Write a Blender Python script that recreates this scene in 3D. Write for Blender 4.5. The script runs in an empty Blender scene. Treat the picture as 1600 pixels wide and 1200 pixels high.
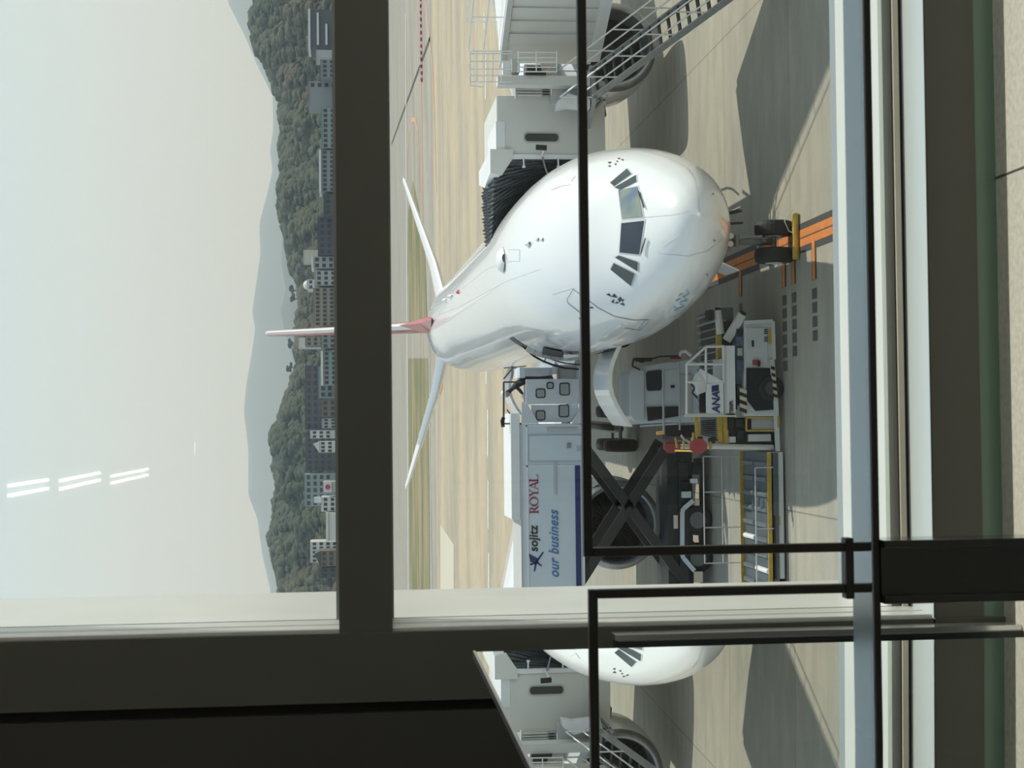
import bpy, bmesh, math, random
from mathutils import Vector, Matrix
from mathutils.bvhtree import BVHTree
random.seed(7)
C = bpy.context.scene.collection
sc = bpy.context.scene
PI = math.pi

# ---------------------------------------------------------------- camera
H = 11.9                      # eye height above the apron
FPX = 2400.0
ps, pt, rl = (math.radians(a) for a in (1.55, 6.07, 0.46))
Fv = Vector((math.sin(ps)*math.cos(pt), math.cos(ps)*math.cos(pt), -math.sin(pt)))
R0 = Vector((math.cos(ps), -math.sin(ps), 0)); U0 = R0.cross(Fv)
Uv = math.cos(rl)*U0 + math.sin(rl)*R0
Rv = math.cos(rl)*R0 - math.sin(rl)*U0
cam = bpy.data.cameras.new('camera'); co = bpy.data.objects.new('camera', cam); C.objects.link(co)
xa, ya, za = -Uv, Rv, -Fv       # the phone was held sideways: picture right is down in the world
co.matrix_world = Matrix(((xa.x, ya.x, za.x, 0), (xa.y, ya.y, za.y, 0), (xa.z, ya.z, za.z, H), (0, 0, 0, 1)))
cam.sensor_width = 36; cam.sensor_fit = 'HORIZONTAL'; cam.lens = FPX/1600*36
cam.clip_start = 0.05; cam.clip_end = 30000
cam.dof.use_dof = True; cam.dof.focus_distance = 45; cam.dof.aperture_fstop = 20
sc.camera = co
EYE = Vector((0, 0, H))
def ray(px, py): return FPX*Fv + Rv*(600-py) - Uv*(px-800)
def at(px, py, x=None, y=None, z=None):
    d = ray(px, py)
    t = x/d.x if x is not None else y/d.y if y is not None else (z-H)/d.z
    return EYE + d*t

# ---------------------------------------------------------------- sky, sun, exposure
sc.view_settings.view_transform = 'Standard'; sc.view_settings.look = 'None'
sc.view_settings.gamma = 1; sc.view_settings.use_curve_mapping = False
sc.view_settings.exposure = 0.0
sc.cycles.use_denoising = True
sc.cycles.max_bounces = 10; sc.cycles.transparent_max_bounces = 24; sc.cycles.volume_bounces = 1
sc.cycles.caustics_reflective = False; sc.cycles.caustics_refractive = False
sc.cycles.sample_clamp_indirect = 6
w = bpy.data.worlds.new('sky'); sc.world = w; w.use_nodes = True
nt = w.node_tree; nt.nodes.clear()
tc = nt.nodes.new('ShaderNodeTexCoord'); sep = nt.nodes.new('ShaderNodeSeparateXYZ')
rp = nt.nodes.new('ShaderNodeValToRGB'); bg = nt.nodes.new('ShaderNodeBackground'); wo = nt.nodes.new('ShaderNodeOutputWorld')
nt.links.new(tc.outputs['Generated'], sep.inputs[0]); nt.links.new(sep.outputs['Z'], rp.inputs[0])
cr = rp.color_ramp
cr.elements[0].position = 0.0; cr.elements[0].color = (.70, .72, .70, 1)
cr.elements[1].position = 0.12; cr.elements[1].color = (.70, .755, .755, 1)
for p_, c_ in ((.2, (.62, .745, .80)), (.30, (.50, .67, .79)), (.6, (.46, .56, .64)), (1.0, (.46, .54, .62))):
    e = cr.elements.new(p_); e.color = (*c_, 1)
nt.links.new(rp.outputs[0], bg.inputs[0]); bg.inputs[1].default_value = 1.12
nt.links.new(bg.outputs[0], wo.inputs[0])
sun = bpy.data.lights.new('sun', 'SUN'); so = bpy.data.objects.new('sun', sun); C.objects.link(so)
sun.energy = 3.9; sun.angle = math.radians(0.55); sun.color = (1, .93, .80)
SUN = Vector((.75, .30, 1)).normalized()
so.rotation_euler = SUN.to_track_quat('Z', 'Y').to_euler(); so.location = (20, -10, 60)

# ---------------------------------------------------------------- materials
def lin(c):
    if isinstance(c, str):
        c = [int(c[i:i+2], 16)/255 for i in (0, 2, 4)]
        c = [v/12.92 if v <= .04045 else ((v+.055)/1.055)**2.4 for v in c]
    return (*c, 1)
MT = {}
def mat(name, col, rough=.5, metal=0, var=.12, scale=3, bump=0, coat=0, emit=None, col2=None, stretch=None):
    if name in MT: return MT[name]
    m = bpy.data.materials.new(name); m.use_nodes = True; n = m.node_tree; b = n.nodes['Principled BSDF']
    b.inputs['Roughness'].default_value = rough; b.inputs['Metallic'].default_value = metal
    b.inputs['Coat Weight'].default_value = coat; b.inputs['Coat Roughness'].default_value = .03
    t = n.nodes.new('ShaderNodeTexCoord'); mp = n.nodes.new('ShaderNodeMapping')
    if stretch: mp.inputs['Scale'].default_value = stretch
    nz = n.nodes.new('ShaderNodeTexNoise'); nz.inputs['Scale'].default_value = scale; nz.inputs['Detail'].default_value = 6
    n.links.new(t.outputs['Object'], mp.inputs[0]); n.links.new(mp.outputs[0], nz.inputs[0])
    r = n.nodes.new('ShaderNodeValToRGB'); c = lin(col); d = lin(col2) if col2 else tuple(v*(1-var) for v in c[:3])+(1,)
    r.color_ramp.elements[0].position = .35; r.color_ramp.elements[1].position = .65
    r.color_ramp.elements[0].color = d; r.color_ramp.elements[1].color = c
    n.links.new(nz.outputs[0], r.inputs[0]); n.links.new(r.outputs[0], b.inputs['Base Color'])
    if bump:
        bp = n.nodes.new('ShaderNodeBump'); bp.inputs['Strength'].default_value = bump; bp.inputs['Distance'].default_value = .05
        n.links.new(nz.outputs[0], bp.inputs['Height']); n.links.new(bp.outputs[0], b.inputs['Normal'])
    if emit: b.inputs['Emission Color'].default_value = lin(col); b.inputs['Emission Strength'].default_value = emit
    MT[name] = m; return m
def glassmat(name, tint=(.97, .985, .975), ior=1.5):
    m = bpy.data.materials.new(name); m.use_nodes = True; n = m.node_tree; n.nodes.clear()
    o = n.nodes.new('ShaderNodeOutputMaterial'); mx = n.nodes.new('ShaderNodeMixShader')
    tr = n.nodes.new('ShaderNodeBsdfTransparent'); tr.inputs[0].default_value = (*tint, 1)
    gl = n.nodes.new('ShaderNodeBsdfGlossy'); gl.inputs['Roughness'].default_value = 0
    fr = n.nodes.new('ShaderNodeFresnel'); fr.inputs[0].default_value = ior
    ge = n.nodes.new('ShaderNodeNewGeometry'); mu = n.nodes.new('ShaderNodeMath'); mu.operation = 'MULTIPLY_ADD'   # reflect on the outer face only
    n.links.new(ge.outputs['Backfacing'], mu.inputs[0]); mu.inputs[1].default_value = -1; mu.inputs[2].default_value = 1
    m2 = n.nodes.new('ShaderNodeMath'); m2.operation = 'MULTIPLY'; n.links.new(fr.outputs[0], m2.inputs[0]); n.links.new(mu.outputs[0], m2.inputs[1])
    n.links.new(m2.outputs[0], mx.inputs[0]); n.links.new(tr.outputs[0], mx.inputs[1]); n.links.new(gl.outputs[0], mx.inputs[2])
    n.links.new(mx.outputs[0], o.inputs[0]); MT[name] = m; return m

WHITE = mat('aircraft_white', (.80, .81, .83), .22, 0, .02, 1.5, coat=.6)
WPAINT = mat('white_paint', (.70, .71, .72), .45, 0, .06, 2)
GREYP = mat('grey_paint', (.46, .46, .45), .5, 0, .06, 2)
BRIDGE = mat('bridge_panel_paint', (.60, .60, .565), .45, 0, .05, 1.2)
DARK = mat('dark_steel', (.02, .021, .022), .5, .2, .3, 5)
BLACK = mat('black_rubber', (.012, .013, .014), .7, 0, .3, 8)
STEEL = mat('steel', (.32, .33, .34), .35, .8, .2, 6)
SILVER = mat('bare_aluminium', (.72, .73, .74), .16, .9, .06, 3)
YEL = mat('yellow_paint', (.50, .33, .05), .5, 0, .25, 6)
RED = mat('red_paint', (.42, .035, .05), .4, 0, .1, 3)
WGREY = mat('galvanised_steel', (.38, .40, .41), .45, .5, .12, 6)
FRAMEBLK = mat('black_frame_paint', (.010, .009, .007), .38, .2, .2, 4)
OLIVE = mat('dark_bronze_frame', (.10, .104, .088), .5, .1, .08, 3)
SILL = mat('silver_sill', (.70, .72, .71), .35, .25, .05, 4)
SILLC = mat('pale_anodised_sill', (.66, .74, .76), .3, .2, .04, 2)
SILLG = mat('grey_gasket', (.34, .37, .345), .6, 0, .1, 4)
CREAM = mat('cream_seal', (.62, .58, .48), .5, 0, .1, 4)
GREEN = mat('green_kick_panel', (.17, .27, .21), .25, .1, .08, 2)
NAVY = mat('navy_print', (.015, .025, .13), .4, 0, .1, 3)
GLASS = glassmat('window_glass')
PGLASS = glassmat('partition_glass', (.985, .99, .985), 1.35)
TINT = mat('dark_glass', (.03, .045, .045), .06, 0, .3, 1, coat=.5)

# ---------------------------------------------------------------- mesh helpers
class MB:
    def __init__(s): s.v = []; s.f = []
    def quad(s, *p):
        k = len(s.v); s.v += [Vector(q) for q in p]; s.f.append(tuple(range(k, k+len(p)))); return s
    def hexa(s, p):            # 8 points: bottom 4, top 4
        k = len(s.v); s.v += [Vector(q) for q in p]
        for f in ((3,2,1,0),(4,5,6,7),(0,1,5,4),(1,2,6,5),(2,3,7,6),(3,0,4,7)): s.f.append(tuple(k+i for i in f))
        return s
    def box(s, x0, x1, y0, y1, z0, z1):
        return s.hexa([(x0,y0,z0),(x1,y0,z0),(x1,y1,z0),(x0,y1,z0),(x0,y0,z1),(x1,y0,z1),(x1,y1,z1),(x0,y1,z1)])
    def obox(s, o, ax, L, W, Hh, up=(0,0,1)):    # box from o along ax (length L), side W (centred), height Hh (centred)
        o = Vector(o); ax = Vector(ax).normalized(); up = Vector(up); sd = ax.cross(up)
        if sd.length < 1e-4: sd = ax.cross(Vector((0,1,0)))
        sd.normalize(); u2 = sd.cross(ax)
        a = [o+ax*l+sd*ww+u2*h for h in (-Hh/2, Hh/2) for l, ww in ((0,-W/2),(L,-W/2),(L,W/2),(0,W/2))]
        return s.hexa(a)
    def bar(s, p, q, W=.05, Hh=None, up=(0,0,1)):
        p = Vector(p); q = Vector(q); return s.obox(p, q-p, (q-p).length, W, Hh or W, up)
    def tube(s, p, q, r, n=10, r2=None, cap=True):
        p = Vector(p); q = Vector(q); ax = (q-p).normalized(); r2 = r if r2 is None else r2
        a = ax.cross(Vector((0,0,1)));  a = ax.cross(Vector((1,0,0))) if a.length < .05 else a; a.normalize(); b = ax.cross(a)
        k = len(s.v)
        for c, rr in ((p, r), (q, r2)):
            for i in range(n): t = 2*PI*i/n; s.v.append(c+(a*math.cos(t)+b*math.sin(t))*rr)
        for i in range(n): j = (i+1) % n; s.f.append((k+i, k+j, k+n+j, k+n+i))
        if cap: s.f.append(tuple(k+i for i in range(n))[::-1]); s.f.append(tuple(k+n+i for i in range(n)))
        return s
    def path(s, pts, r, n=8):
        for a, b in zip(pts, pts[1:]): s.tube(a, b, r, n)
        return s
    def loft(s, rings, close=True, cap=False):
        k = len(s.v); n = len(rings[0])
        for rg in rings: s.v += [Vector(q) for q in rg]
        for i in range(len(rings)-1):
            for j in range(n if close else n-1):
                a = k+i*n+j; b = k+i*n+(j+1) % n; s.f.append((a, b, b+n, a+n))
        if cap: s.f.append(tuple(k+j for j in range(n))[::-1]); s.f.append(tuple(k+(len(rings)-1)*n+j for j in range(n)))
        return s
    def prism(s, poly, d):     # polygon points extruded by vector d
        d = Vector(d); k = len(s.v); n = len(poly); s.v += [Vector(q) for q in poly]+[Vector(q)+d for q in poly]
        s.f.append(tuple(range(k, k+n))[::-1]); s.f.append(tuple(range(k+n, k+2*n)))
        for i in range(n): j = (i+1) % n; s.f.append((k+i, k+j, k+n+j, k+n+i))
        return s
    def build(s, name, m, parent=None, smooth=False, bevel=0):
        me = bpy.data.meshes.new(name); me.from_pydata([tuple(q) for q in s.v], [], s.f)
        bm = bmesh.new(); bm.from_mesh(me); bmesh.ops.recalc_face_normals(bm, faces=bm.faces)
        if bevel: bmesh.ops.bevel(bm, geom=list(bm.edges), offset=bevel, segments=2, affect='EDGES', profile=.5, clamp_overlap=True)
        bm.to_mesh(me); bm.free()
        me.materials.append(m)
        if smooth: me.shade_smooth()
        o = bpy.data.objects.new(name, me); C.objects.link(o)
        if parent:
            o.parent = parent; root = parent
            o.matrix_parent_inverse = wm(parent).inverted()
        return o
def wm(o):
    m = Matrix.Translation(o.location) @ o.rotation_euler.to_matrix().to_4x4()
    return m if o.parent is None else wm(o.parent) @ o.matrix_parent_inverse @ m
def tag(o, label=None, cat=None, group=None, kind=None):
    if label: o['label'] = label
    if cat: o['category'] = cat
    if group: o['group'] = group
    if kind: o['kind'] = kind
    return o
def thing(name, label, cat, loc=(0,0,0), group=None):
    o = bpy.data.objects.new(name, None); C.objects.link(o); o.location = loc; o.empty_display_size = .3
    return tag(o, label, cat, group)
def struct(o, label=None): return tag(o, label, kind='structure')
def copy_tree(o, parent=None):
    c = o.copy(); C.objects.link(c); c.parent = parent
    for ch in [q for q in bpy.data.objects if q.parent == o]: copy_tree(ch, c)
    return c
def text(body, name, m, origin, size, parent, xdir=(1,0,0), up=(0,0,1), shear=0, bold=0, space=1, sx=1):
    cu = bpy.data.curves.new(name, 'FONT'); cu.body = body; cu.size = size; cu.shear = shear; cu.extrude = .006; cu.offset = bold; cu.space_character = space
    cu.materials.append(m); o = bpy.data.objects.new(name, cu); C.objects.link(o)
    X = Vector(xdir).normalized(); Y = Vector(up).normalized(); Z = X.cross(Y)
    M = Matrix(((X.x, Y.x, Z.x, origin[0]), (X.y, Y.y, Z.y, origin[1]), (X.z, Y.z, Z.z, origin[2]), (0,0,0,1))) @ Matrix.Diagonal((sx,1,1,1))
    me = o.to_mesh().copy() if False else bpy.data.meshes.new_from_object(o)
    bpy.data.objects.remove(o); o = bpy.data.objects.new(name, me); C.objects.link(o)
    if not me.materials: me.materials.append(m)
    o.parent = parent; o.matrix_parent_inverse = wm(parent).inverted(); o.matrix_basis = M
    return o
def rrect(x0, x1, z0, z1, y, dy, r):
    P_ = []
    for cx, cz, a0 in ((x1-r, z1-r, 0), (x0+r, z1-r, 90), (x0+r, z0+r, 180), (x1-r, z0+r, 270)):
        for k in range(5): a = math.radians(a0+k*22.5); P_.append((cx+r*math.cos(a), y, cz+r*math.sin(a)))
    return MB().prism(P_, (0, dy, 0))

# ================================================================ TERMINAL ROOM
FL = 10.316; CE = 15.4; YF = 3.6
stone = mat('speckled_stone', (.74, .73, .67), .35, 0, .2, 60, .02, col2=(.60,.59,.53))
nt_ = stone.node_tree
XL, XR, YB = -8, 12, -34
struct(MB().box(XL, XR, YB, YF+.02, FL-.2, FL).build('floor', stone))
struct(MB().box(XL, XR, YB, YF+1.0, CE, CE+.4).build('ceiling', mat('ceiling_paint', (.55,.55,.53), .8)))
wallm = mat('dark_wall_panel', (.050, .050, .044), .55, 0, .1, 2)
roomw = mat('room_wall_paint', (.50,.49,.46), .7, 0, .1, 1)
struct(MB().box(XL, XR, YB-.2, YB, FL-.2, CE+.2).build('wall_back', roomw))
struct(MB().box(XL-.2, XL, YB, YF+.2, FL-.2, CE+.2).build('wall_left', roomw))
struct(MB().box(XR, XR+.2, YB, YF+1.0, FL-.2, CE+.2).build('wall_right', roomw))
struct(MB().box(XL, -.665, YF+.0, YF+.30, FL-.2, CE).build('wall_front', wallm))
# floor joint lines
jj = MB(); 
for px, py in ((1566, 272),): 
    a = at(1566, 274, z=FL+.001); b = at(1597, 262, z=FL+.001); d = (b-a); jj.obox(a-d*.5, d, d.length*6, .004, .002)
for k in (-1.22,): jj.box(-.5, 6, YF+k, YF+k+.004, FL, FL+.0012)
struct(jj.build('trim_floor_joint', mat('joint_grout', (.10,.10,.09), .8)))
xj = at(740, 984, y=YF).x; xf = at(740, 964, y=3.78).x; xb1 = at(740, 976, y=YF+.02).x; xb2 = at(740, 969, y=YF+.08).x
# dark bronze transoms and jamb
zt1, zt0 = 11.926, 11.803
struct(MB().box(xj, XR, YF, YF+.15, zt0, zt1).build('trim_1', OLIVE))
struct(MB().box(xj, XR, YF+.15, YF+.165, zt1-.01, zt1+.008).build('trim_transom_bead_upper', mat('bead_green_grey', (.36,.40,.38), .4, .1)))
struct(MB().box(xj, XR, YF+.15, YF+.165, zt0-.008, zt0+.01).build('trim_transom_bead_lower', mat('bead_green_grey', None)))
zb1, zb0 = 10.498, 10.371
struct(MB().box(xj, XR, YF, YF+.42, zb0, zb1-.002).build('trim_2', OLIVE))
struct(MB().box(-.64, xj, YF-.0, YF+.18, FL, CE).build('trim_3', OLIVE, bevel=.002))
struct(MB().box(-.666, -.639, YF+.03, YF+.12, FL, CE).build('trim_4', mat('shadow_gap', (.012,.012,.011), .6)))
for i, xx in enumerate((3.1, 6.8, 10.5)):
    struct(MB().box(xx, xx+.11, YF, YF+.18, FL, CE).build('trim_%d' % (5+i), OLIVE))
struct(MB().box(xj, XR, YF+.01, YF+.3, FL-.2, zb0).build('baseboard_front', GREEN))
# stepped silver jamb on the left (frame profile + deep outer fin)
jb = MB()
for (x0, x1, y0, y1) in ((-.60, xb1, YF+.012, YF+.075), (-.60, xb2, YF+.075, YF+.155)): jb.box(x0, x1, y0, y1, zb1, CE)
struct(jb.build('trim_jamb_bead', SILL, bevel=.003))
struct(MB().box(-.60, xf+.004, YF+.157, YF+.171, zb1, CE).build('trim_jamb_gasket', mat('black_gasket', (.02,.02,.02), .6)))
struct(MB().hexa([(-.6,YF+.18,zb1),(xf,YF+.18,zb1),(-.455,4.30,zb1),(-.6,4.30,zb1),(-.6,YF+.18,CE),(xf,YF+.18,CE),(-.455,4.30,CE),(-.6,4.30,CE)]).build('trim_jamb_fin', SILL))
# the stepped sill of the lower light
def zat(v, y): return at(v, 300, y=y).z
struct(MB().box(-.52, XR, YF, 3.75, zb1-.004, zb1).build('trim_sill_inner', SILLC))
za = zat(1400, 3.75)
struct(MB().box(-.52, XR, 3.752, 3.80, zb1-.05, za).build('trim_sill_bead', mat('black_gasket', (.02,.02,.02), .6)))
struct(MB().box(-.52, XR, 3.745, 3.752, za-.012, za+.004).build('trim_sill_seal', CREAM, bevel=.002))
zg = zat(1382, 3.77)
struct(MB().box(-.52, XR, 3.77, 3.80, za, zg).build('trim_sill_gasket', SILLG))
yb = at(1344, 300, z=zg).y
struct(MB().box(-.52, XR, 3.80, yb+.12, zg-.05, zg-.0005).build('trim_sill_middle', SILL))
zh = zat(1326, yb)
struct(MB().box(-.52, XR, yb, yb+.14, zg-.05, zh).build('trim_sill_outer', mat('blue_grey_sill', (.30,.34,.37), .4, .2, .05)))
yc = at(1309.5, 300, z=zh).y
struct(MB().box(-.52, XR, yb+.0005, yc, zh, zh+.001).build('trim_sill_cap', SILL))
# glazing
struct(MB().box(-.515, XR, YF+.172, YF+.184, zt1, CE).build('window_1', GLASS))
struct(MB().box(-.515, XR, YF+.172, YF+.184, zg, zt0).build('window_2', GLASS))
# reflective balustrade panel standing at right angles to the facade
YE = 3.2; mxp = -(YE*.1467); 
mir = thing('balustrade_panel', 'tall mirror-like glass balustrade panel standing at right angles to the window frame', 'panel', (mxp, 1.5, FL))
mm = mat('mirror_glass', (.80,.82,.80), .0, 1, .02, 1)
ztop = at(740, 1016, y=YE-.01).z
MA = math.radians(1.1); mdir = Vector((math.sin(MA), math.cos(MA), 0))
mE = Vector((mxp, YE, 0)); 
def mbox(d0, d1, z0, z1, off=0): return MB().obox(mE-mdir*d0+Vector((-.006+off, 0, (z0+z1)/2)), -mdir, d1-d0, .012+abs(off)*2, z1-z0)
mbox(.004, 5.5, FL, ztop-.005).build('panel', mm, mir)
mbox(0, 5.5, ztop-.005, ztop+.001, .001).build('top_trim', mat('brushed_trim', (.5,.51,.52), .3, .7), mir)
# slim black post behind it
YQ = 3.5
pp = thing('handrail_post', 'slim black post with a bright side strip between the mirror-like panel and the window frame', 'post', (-.5, YQ, FL))
zp = at(965, 1007, y=YQ).z
xL = -.60; xR = at(1000, 1001, y=YQ).x; xE = at(1000, 992.5, y=YQ).x
MB().box(xL, xR, YQ, YQ+.06, FL, zp).build('shaft', mat('black_anodised', (.022,.028,.028), .3, .3, .1), pp, bevel=.002)
MB().box(xR, xE, YQ+.01, YQ+.07, FL, zp+.004).build('side_strip', SILVER, pp)
# counter rail with two framed glass screens and a black leg
YP = 2.3
def fr(px0, py0, px1, py1, m=None, d=.022):
    """upright bar between two photo points in the plane of the screens"""
    a = at(px0, py0, y=YP); b = at(px1, py1, y=YP); return a, b
def screen(name, label, x0, x1, ztp, zbt, side):
    t = thing(name, label, 'glass screen', ((x0+x1)/2, YP, zbt), 'framed glass screens on the counter rail')
    wv = .0135
    f = MB(); f.box(x0, x1, YP-.008, YP+.008, ztp-wv, ztp)
    xx = x0 if side < 0 else x1-wv
    f.box(xx, xx+wv, YP-.008, YP+.008, zbt, ztp-wv)
    f.build('frame', FRAMEBLK, t, bevel=.0015)
    g = (x0+wv, x1) if side < 0 else (x0, x1-wv)
    MB().box(g[0], g[1], YP-.002, YP+.002, zbt, ztp-wv).build('glass_pane', PGLASS, t)
    return t
rz1 = at(1349, 300, y=YP).z; rz0 = at(1361.5, 300, y=YP).z; yrb = at(1322, 300, z=rz1).y
xa_ = at(1100, 866, y=YP).x; zs = at(907, 500, y=YP).z
screen('glass_screen', 'black-framed clear glass screen in front of the parked airliner', xa_, 1.9, zs, rz1, -1)
xb_ = at(1100, 917, y=YP).x; zs2 = at(920, 1000, y=YP).z
screen('glass_screen', 'black-framed clear glass screen in front of the mirror-like panel', mxp-.022, xb_, zs2, rz1, 1)
bk = tag(MB().box(at(1320,935,y=YP).x, at(1320,840,y=YP).x, YP-.012, YP+.012, at(1331,880,y=YP).z, at(1318,880,y=YP).z).build('connector_plate', FRAMEBLK, bevel=.002), 'short black connector plate bridging the two glass screen frames', 'bracket')
rail = thing('counter_rail', 'thick black horizontal rail carrying the framed glass screens', 'rail', (0, YP, rz0))
MB().box(mxp-.030, 1.9, YP-.012, yrb, rz0, rz1-.003).build('rail', FRAMEBLK, rail, bevel=.002)
MB().box(mxp-.030, 1.9, YP-.009, yrb, rz1-.003, rz1).build('rail_top', mat('satin_rail_top', (.30,.34,.38), .22, .85, .08, 2), rail)
cpx0 = at(1450, 939, y=YP).x; cpx1 = at(1450, 841, y=YP).x
leg = thing('counter_pedestal', 'wide glossy black upright panel standing on the floor under the rail', 'panel', ((cpx0+cpx1)/2, YP, FL))
GB = mat('gloss_black', (.006,.006,.005), .12, 0, .2, 2, coat=.5)
MB().box(cpx0+.012, cpx1-.012, YP-.015, YP+.03, FL, rz0).build('leg_panel', GB, leg)
for x0 in (cpx0, cpx1-.012): MB().box(x0, x0+.012, YP-.03, YP+.04, FL, rz0).build('side_flange', GB, leg, bevel=.001)

# ceiling lamps (their reflections hang in the upper pane)
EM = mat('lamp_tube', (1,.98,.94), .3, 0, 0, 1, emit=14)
for i, (pa, pb) in enumerate((((12, 767), (77, 756)), ((92, 758), (158, 744)), ((172, 750), (233, 737)))):
    A = at(*pa, z=CE-.06) ; B = at(*pb, z=CE-.06)
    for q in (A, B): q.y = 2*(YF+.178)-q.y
    t = thing('ceiling_lamp', ('twin-tube ceiling lamp nearest the window, reflected highest in the pane', 'twin-tube ceiling lamp in the middle of the three reflections', 'twin-tube ceiling lamp furthest from the window, reflected lowest in the pane')[i], 'ceiling lamp', (A+B)/2, 'ceiling lamps reflected in the upper pane')
    d = (B-A); MB().obox(A+Vector((0,0,.04)), d, d.length, .28, .05).build('housing', WPAINT, t)
    for s_ in (-.05, .05): MB().obox(A+Vector((s_,0,0))+d*.03, d, d.length*.94, .035, .03).build('lamp_tube', EM, t)
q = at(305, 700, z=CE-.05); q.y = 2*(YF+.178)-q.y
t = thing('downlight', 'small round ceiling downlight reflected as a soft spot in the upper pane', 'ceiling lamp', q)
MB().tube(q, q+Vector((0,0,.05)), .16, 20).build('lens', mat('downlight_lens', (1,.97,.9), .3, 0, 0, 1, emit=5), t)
MB().tube(q+Vector((0,0,.01)), q+Vector((0,0,.05)), .2, 20).build('rim', WPAINT, t)

for i, yy in enumerate((-1.5, -7, -13)):  # unseen area lights added to brighten the window frames from inside
    L_ = bpy.data.lights.new('added_fill_light', 'AREA'); L_.shape = 'RECTANGLE'; L_.size = 3; L_.size_y = 1.2; L_.energy = 240; L_.color = (1, .97, .90)
    lo = bpy.data.objects.new('added_fill_light', L_); C.objects.link(lo); lo.location = (8.5, yy, CE-.05)
# terminal outer body: slab edge and wall below the window band
struct(MB().box(XL, XR+16, YF+.05, YF+.30, 0, FL-.2).build('wall_outer_lower', GREYP))
struct(MB().box(XL, XR, YB, YF+.02, FL-.6, FL-.2).build('floor_slab', GREYP))

# ================================================================ GROUND
def ground_mat(name, a, b, joint=True, g=1.0):
    m = bpy.data.materials.new(name); m.use_nodes = True; n = m.node_tree; bs = n.nodes['Principled BSDF']
    bs.inputs['Roughness'].default_value = .85
    N = n.nodes.new; L = n.links.new
    geo = N('ShaderNodeNewGeometry')
    def noise(sc_, stretch, det=5):
        mp = N('ShaderNodeMapping'); mp.inputs['Scale'].default_value = stretch; L(geo.outputs['Position'], mp.inputs[0])
        z = N('ShaderNodeTexNoise'); z.inputs['Scale'].default_value = sc_; z.inputs['Detail'].default_value = det; L(mp.outputs[0], z.inputs[0]); return z.outputs[0]
    n1 = noise(.12, (.35, 1, 1)); n2 = noise(1.1, (.5, 1.4, 1), 8); n3 = noise(9, (1,1,1), 3)
    r = N('ShaderNodeValToRGB'); r.color_ramp.elements[0].position = .38; r.color_ramp.elements[1].position = .62
    r.color_ramp.elements[0].color = lin(a); r.color_ramp.elements[1].color = lin(b); L(n1, r.inputs[0])
    def mul(c, f, lo, hi):
        mr = N('ShaderNodeMapRange'); mr.inputs[1].default_value = .3; mr.inputs[2].default_value = .7; mr.inputs[3].default_value = lo; mr.inputs[4].default_value = hi; L(f, mr.inputs[0])
        mx = N('ShaderNodeMix'); mx.data_type = 'RGBA'; mx.blend_type = 'MULTIPLY'; mx.inputs[0].default_value = 1; L(c, mx.inputs[6]); L(mr.outputs[0], mx.inputs[7]); return mx.outputs[2]
    c = mul(mul(r.outputs[0], n2, .86, 1.08), n3, .95, 1.04)
    if joint:
        sp = N('ShaderNodeSeparateXYZ'); L(geo.outputs['Position'], sp.inputs[0])
        for ax, off, per in (('X', 12.2, 7.3), ('Y', 40.3, 7.15)):
            s1 = N('ShaderNodeMath'); s1.operation = 'SUBTRACT'; L(sp.outputs[ax], s1.inputs[0]); s1.inputs[1].default_value = off
            s2 = N('ShaderNodeMath'); s2.operation = 'PINGPONG'; L(s1.outputs[0], s2.inputs[0]); s2.inputs[1].default_value = per/2
            s3 = N('ShaderNodeMath'); s3.operation = 'GREATER_THAN'; L(s2.outputs[0], s3.inputs[0]); s3.inputs[1].default_value = .022
            s4 = N('ShaderNodeMath'); s4.operation = 'MULTIPLY_ADD'; L(s3.outputs[0], s4.inputs[0]); s4.inputs[1].default_value = .4; s4.inputs[2].default_value = .6
            mx = N('ShaderNodeMix'); mx.data_type = 'RGBA'; mx.blend_type = 'MULTIPLY'; mx.inputs[0].default_value = 1; L(c, mx.inputs[6]); L(s4.outputs[0], mx.inputs[7]); c = mx.outputs[2]
    L(c, bs.inputs['Base Color']); MT[name] = m; return m
CONC = ground_mat('apron_concrete', (.285,.275,.235), (.34,.315,.255))
CONC2 = ground_mat('far_apron_concrete', (.45,.375,.27), (.33,.29,.225), False)
TAXI = ground_mat('taxiway_surface', (.27,.25,.215), (.35,.325,.28), False)
RUNW = ground_mat('runway_surface', (.28,.265,.235), (.33,.31,.275), False)
GRASS = ground_mat('dry_grass', (.13,.145,.06), (.29,.235,.145), False)
LAND = ground_mat('land', (.14,.15,.11), (.18,.18,.15), False)
def slab(name, pts, m, z=0, t=.4, k='structure'):
    o = MB().prism([(x, y, z) for x, y in pts], (0,0,-t)).build(name, m); tag(o, kind=k); return o
def rect(x0, x1, y0, y1): return [(x0,y0),(x1,y0),(x1,y1),(x0,y1)]
slab('ground_apron', rect(-400, 400, 3.9, 100), CONC)
slab('ground_far_apron', rect(-400, 400, 100, 212), CONC2)
slab('ground_taxiway', rect(-400, 400, 212, 305), TAXI)
slab('ground_runway', rect(-700, 700, 305, 520), RUNW)
slab('ground_land', rect(-9000, 9000, 520, 16000), LAND, 0, 3)
def gp(*pts): return [tuple(at(px, py, z=.05).xy) for px, py in pts]
tag(slab('grass_strip', gp((638,560),(640,925),(672,925),(670,560)) , GRASS, .06, .06, 'stuff'), kind='stuff')
tag(slab('grass_wedge', gp((645,283),(638,330),(637,420),(640,520),(668,520),(664,400),(655,330)), GRASS, .06, .06, 'stuff'), kind='stuff')
slab('ground_pale_patch', gp((688,925),(709,925),(709,852),(688,820)), mat('pale_concrete', (.52,.48,.40), .8, 0, .05, .05), .04, .04)
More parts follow.
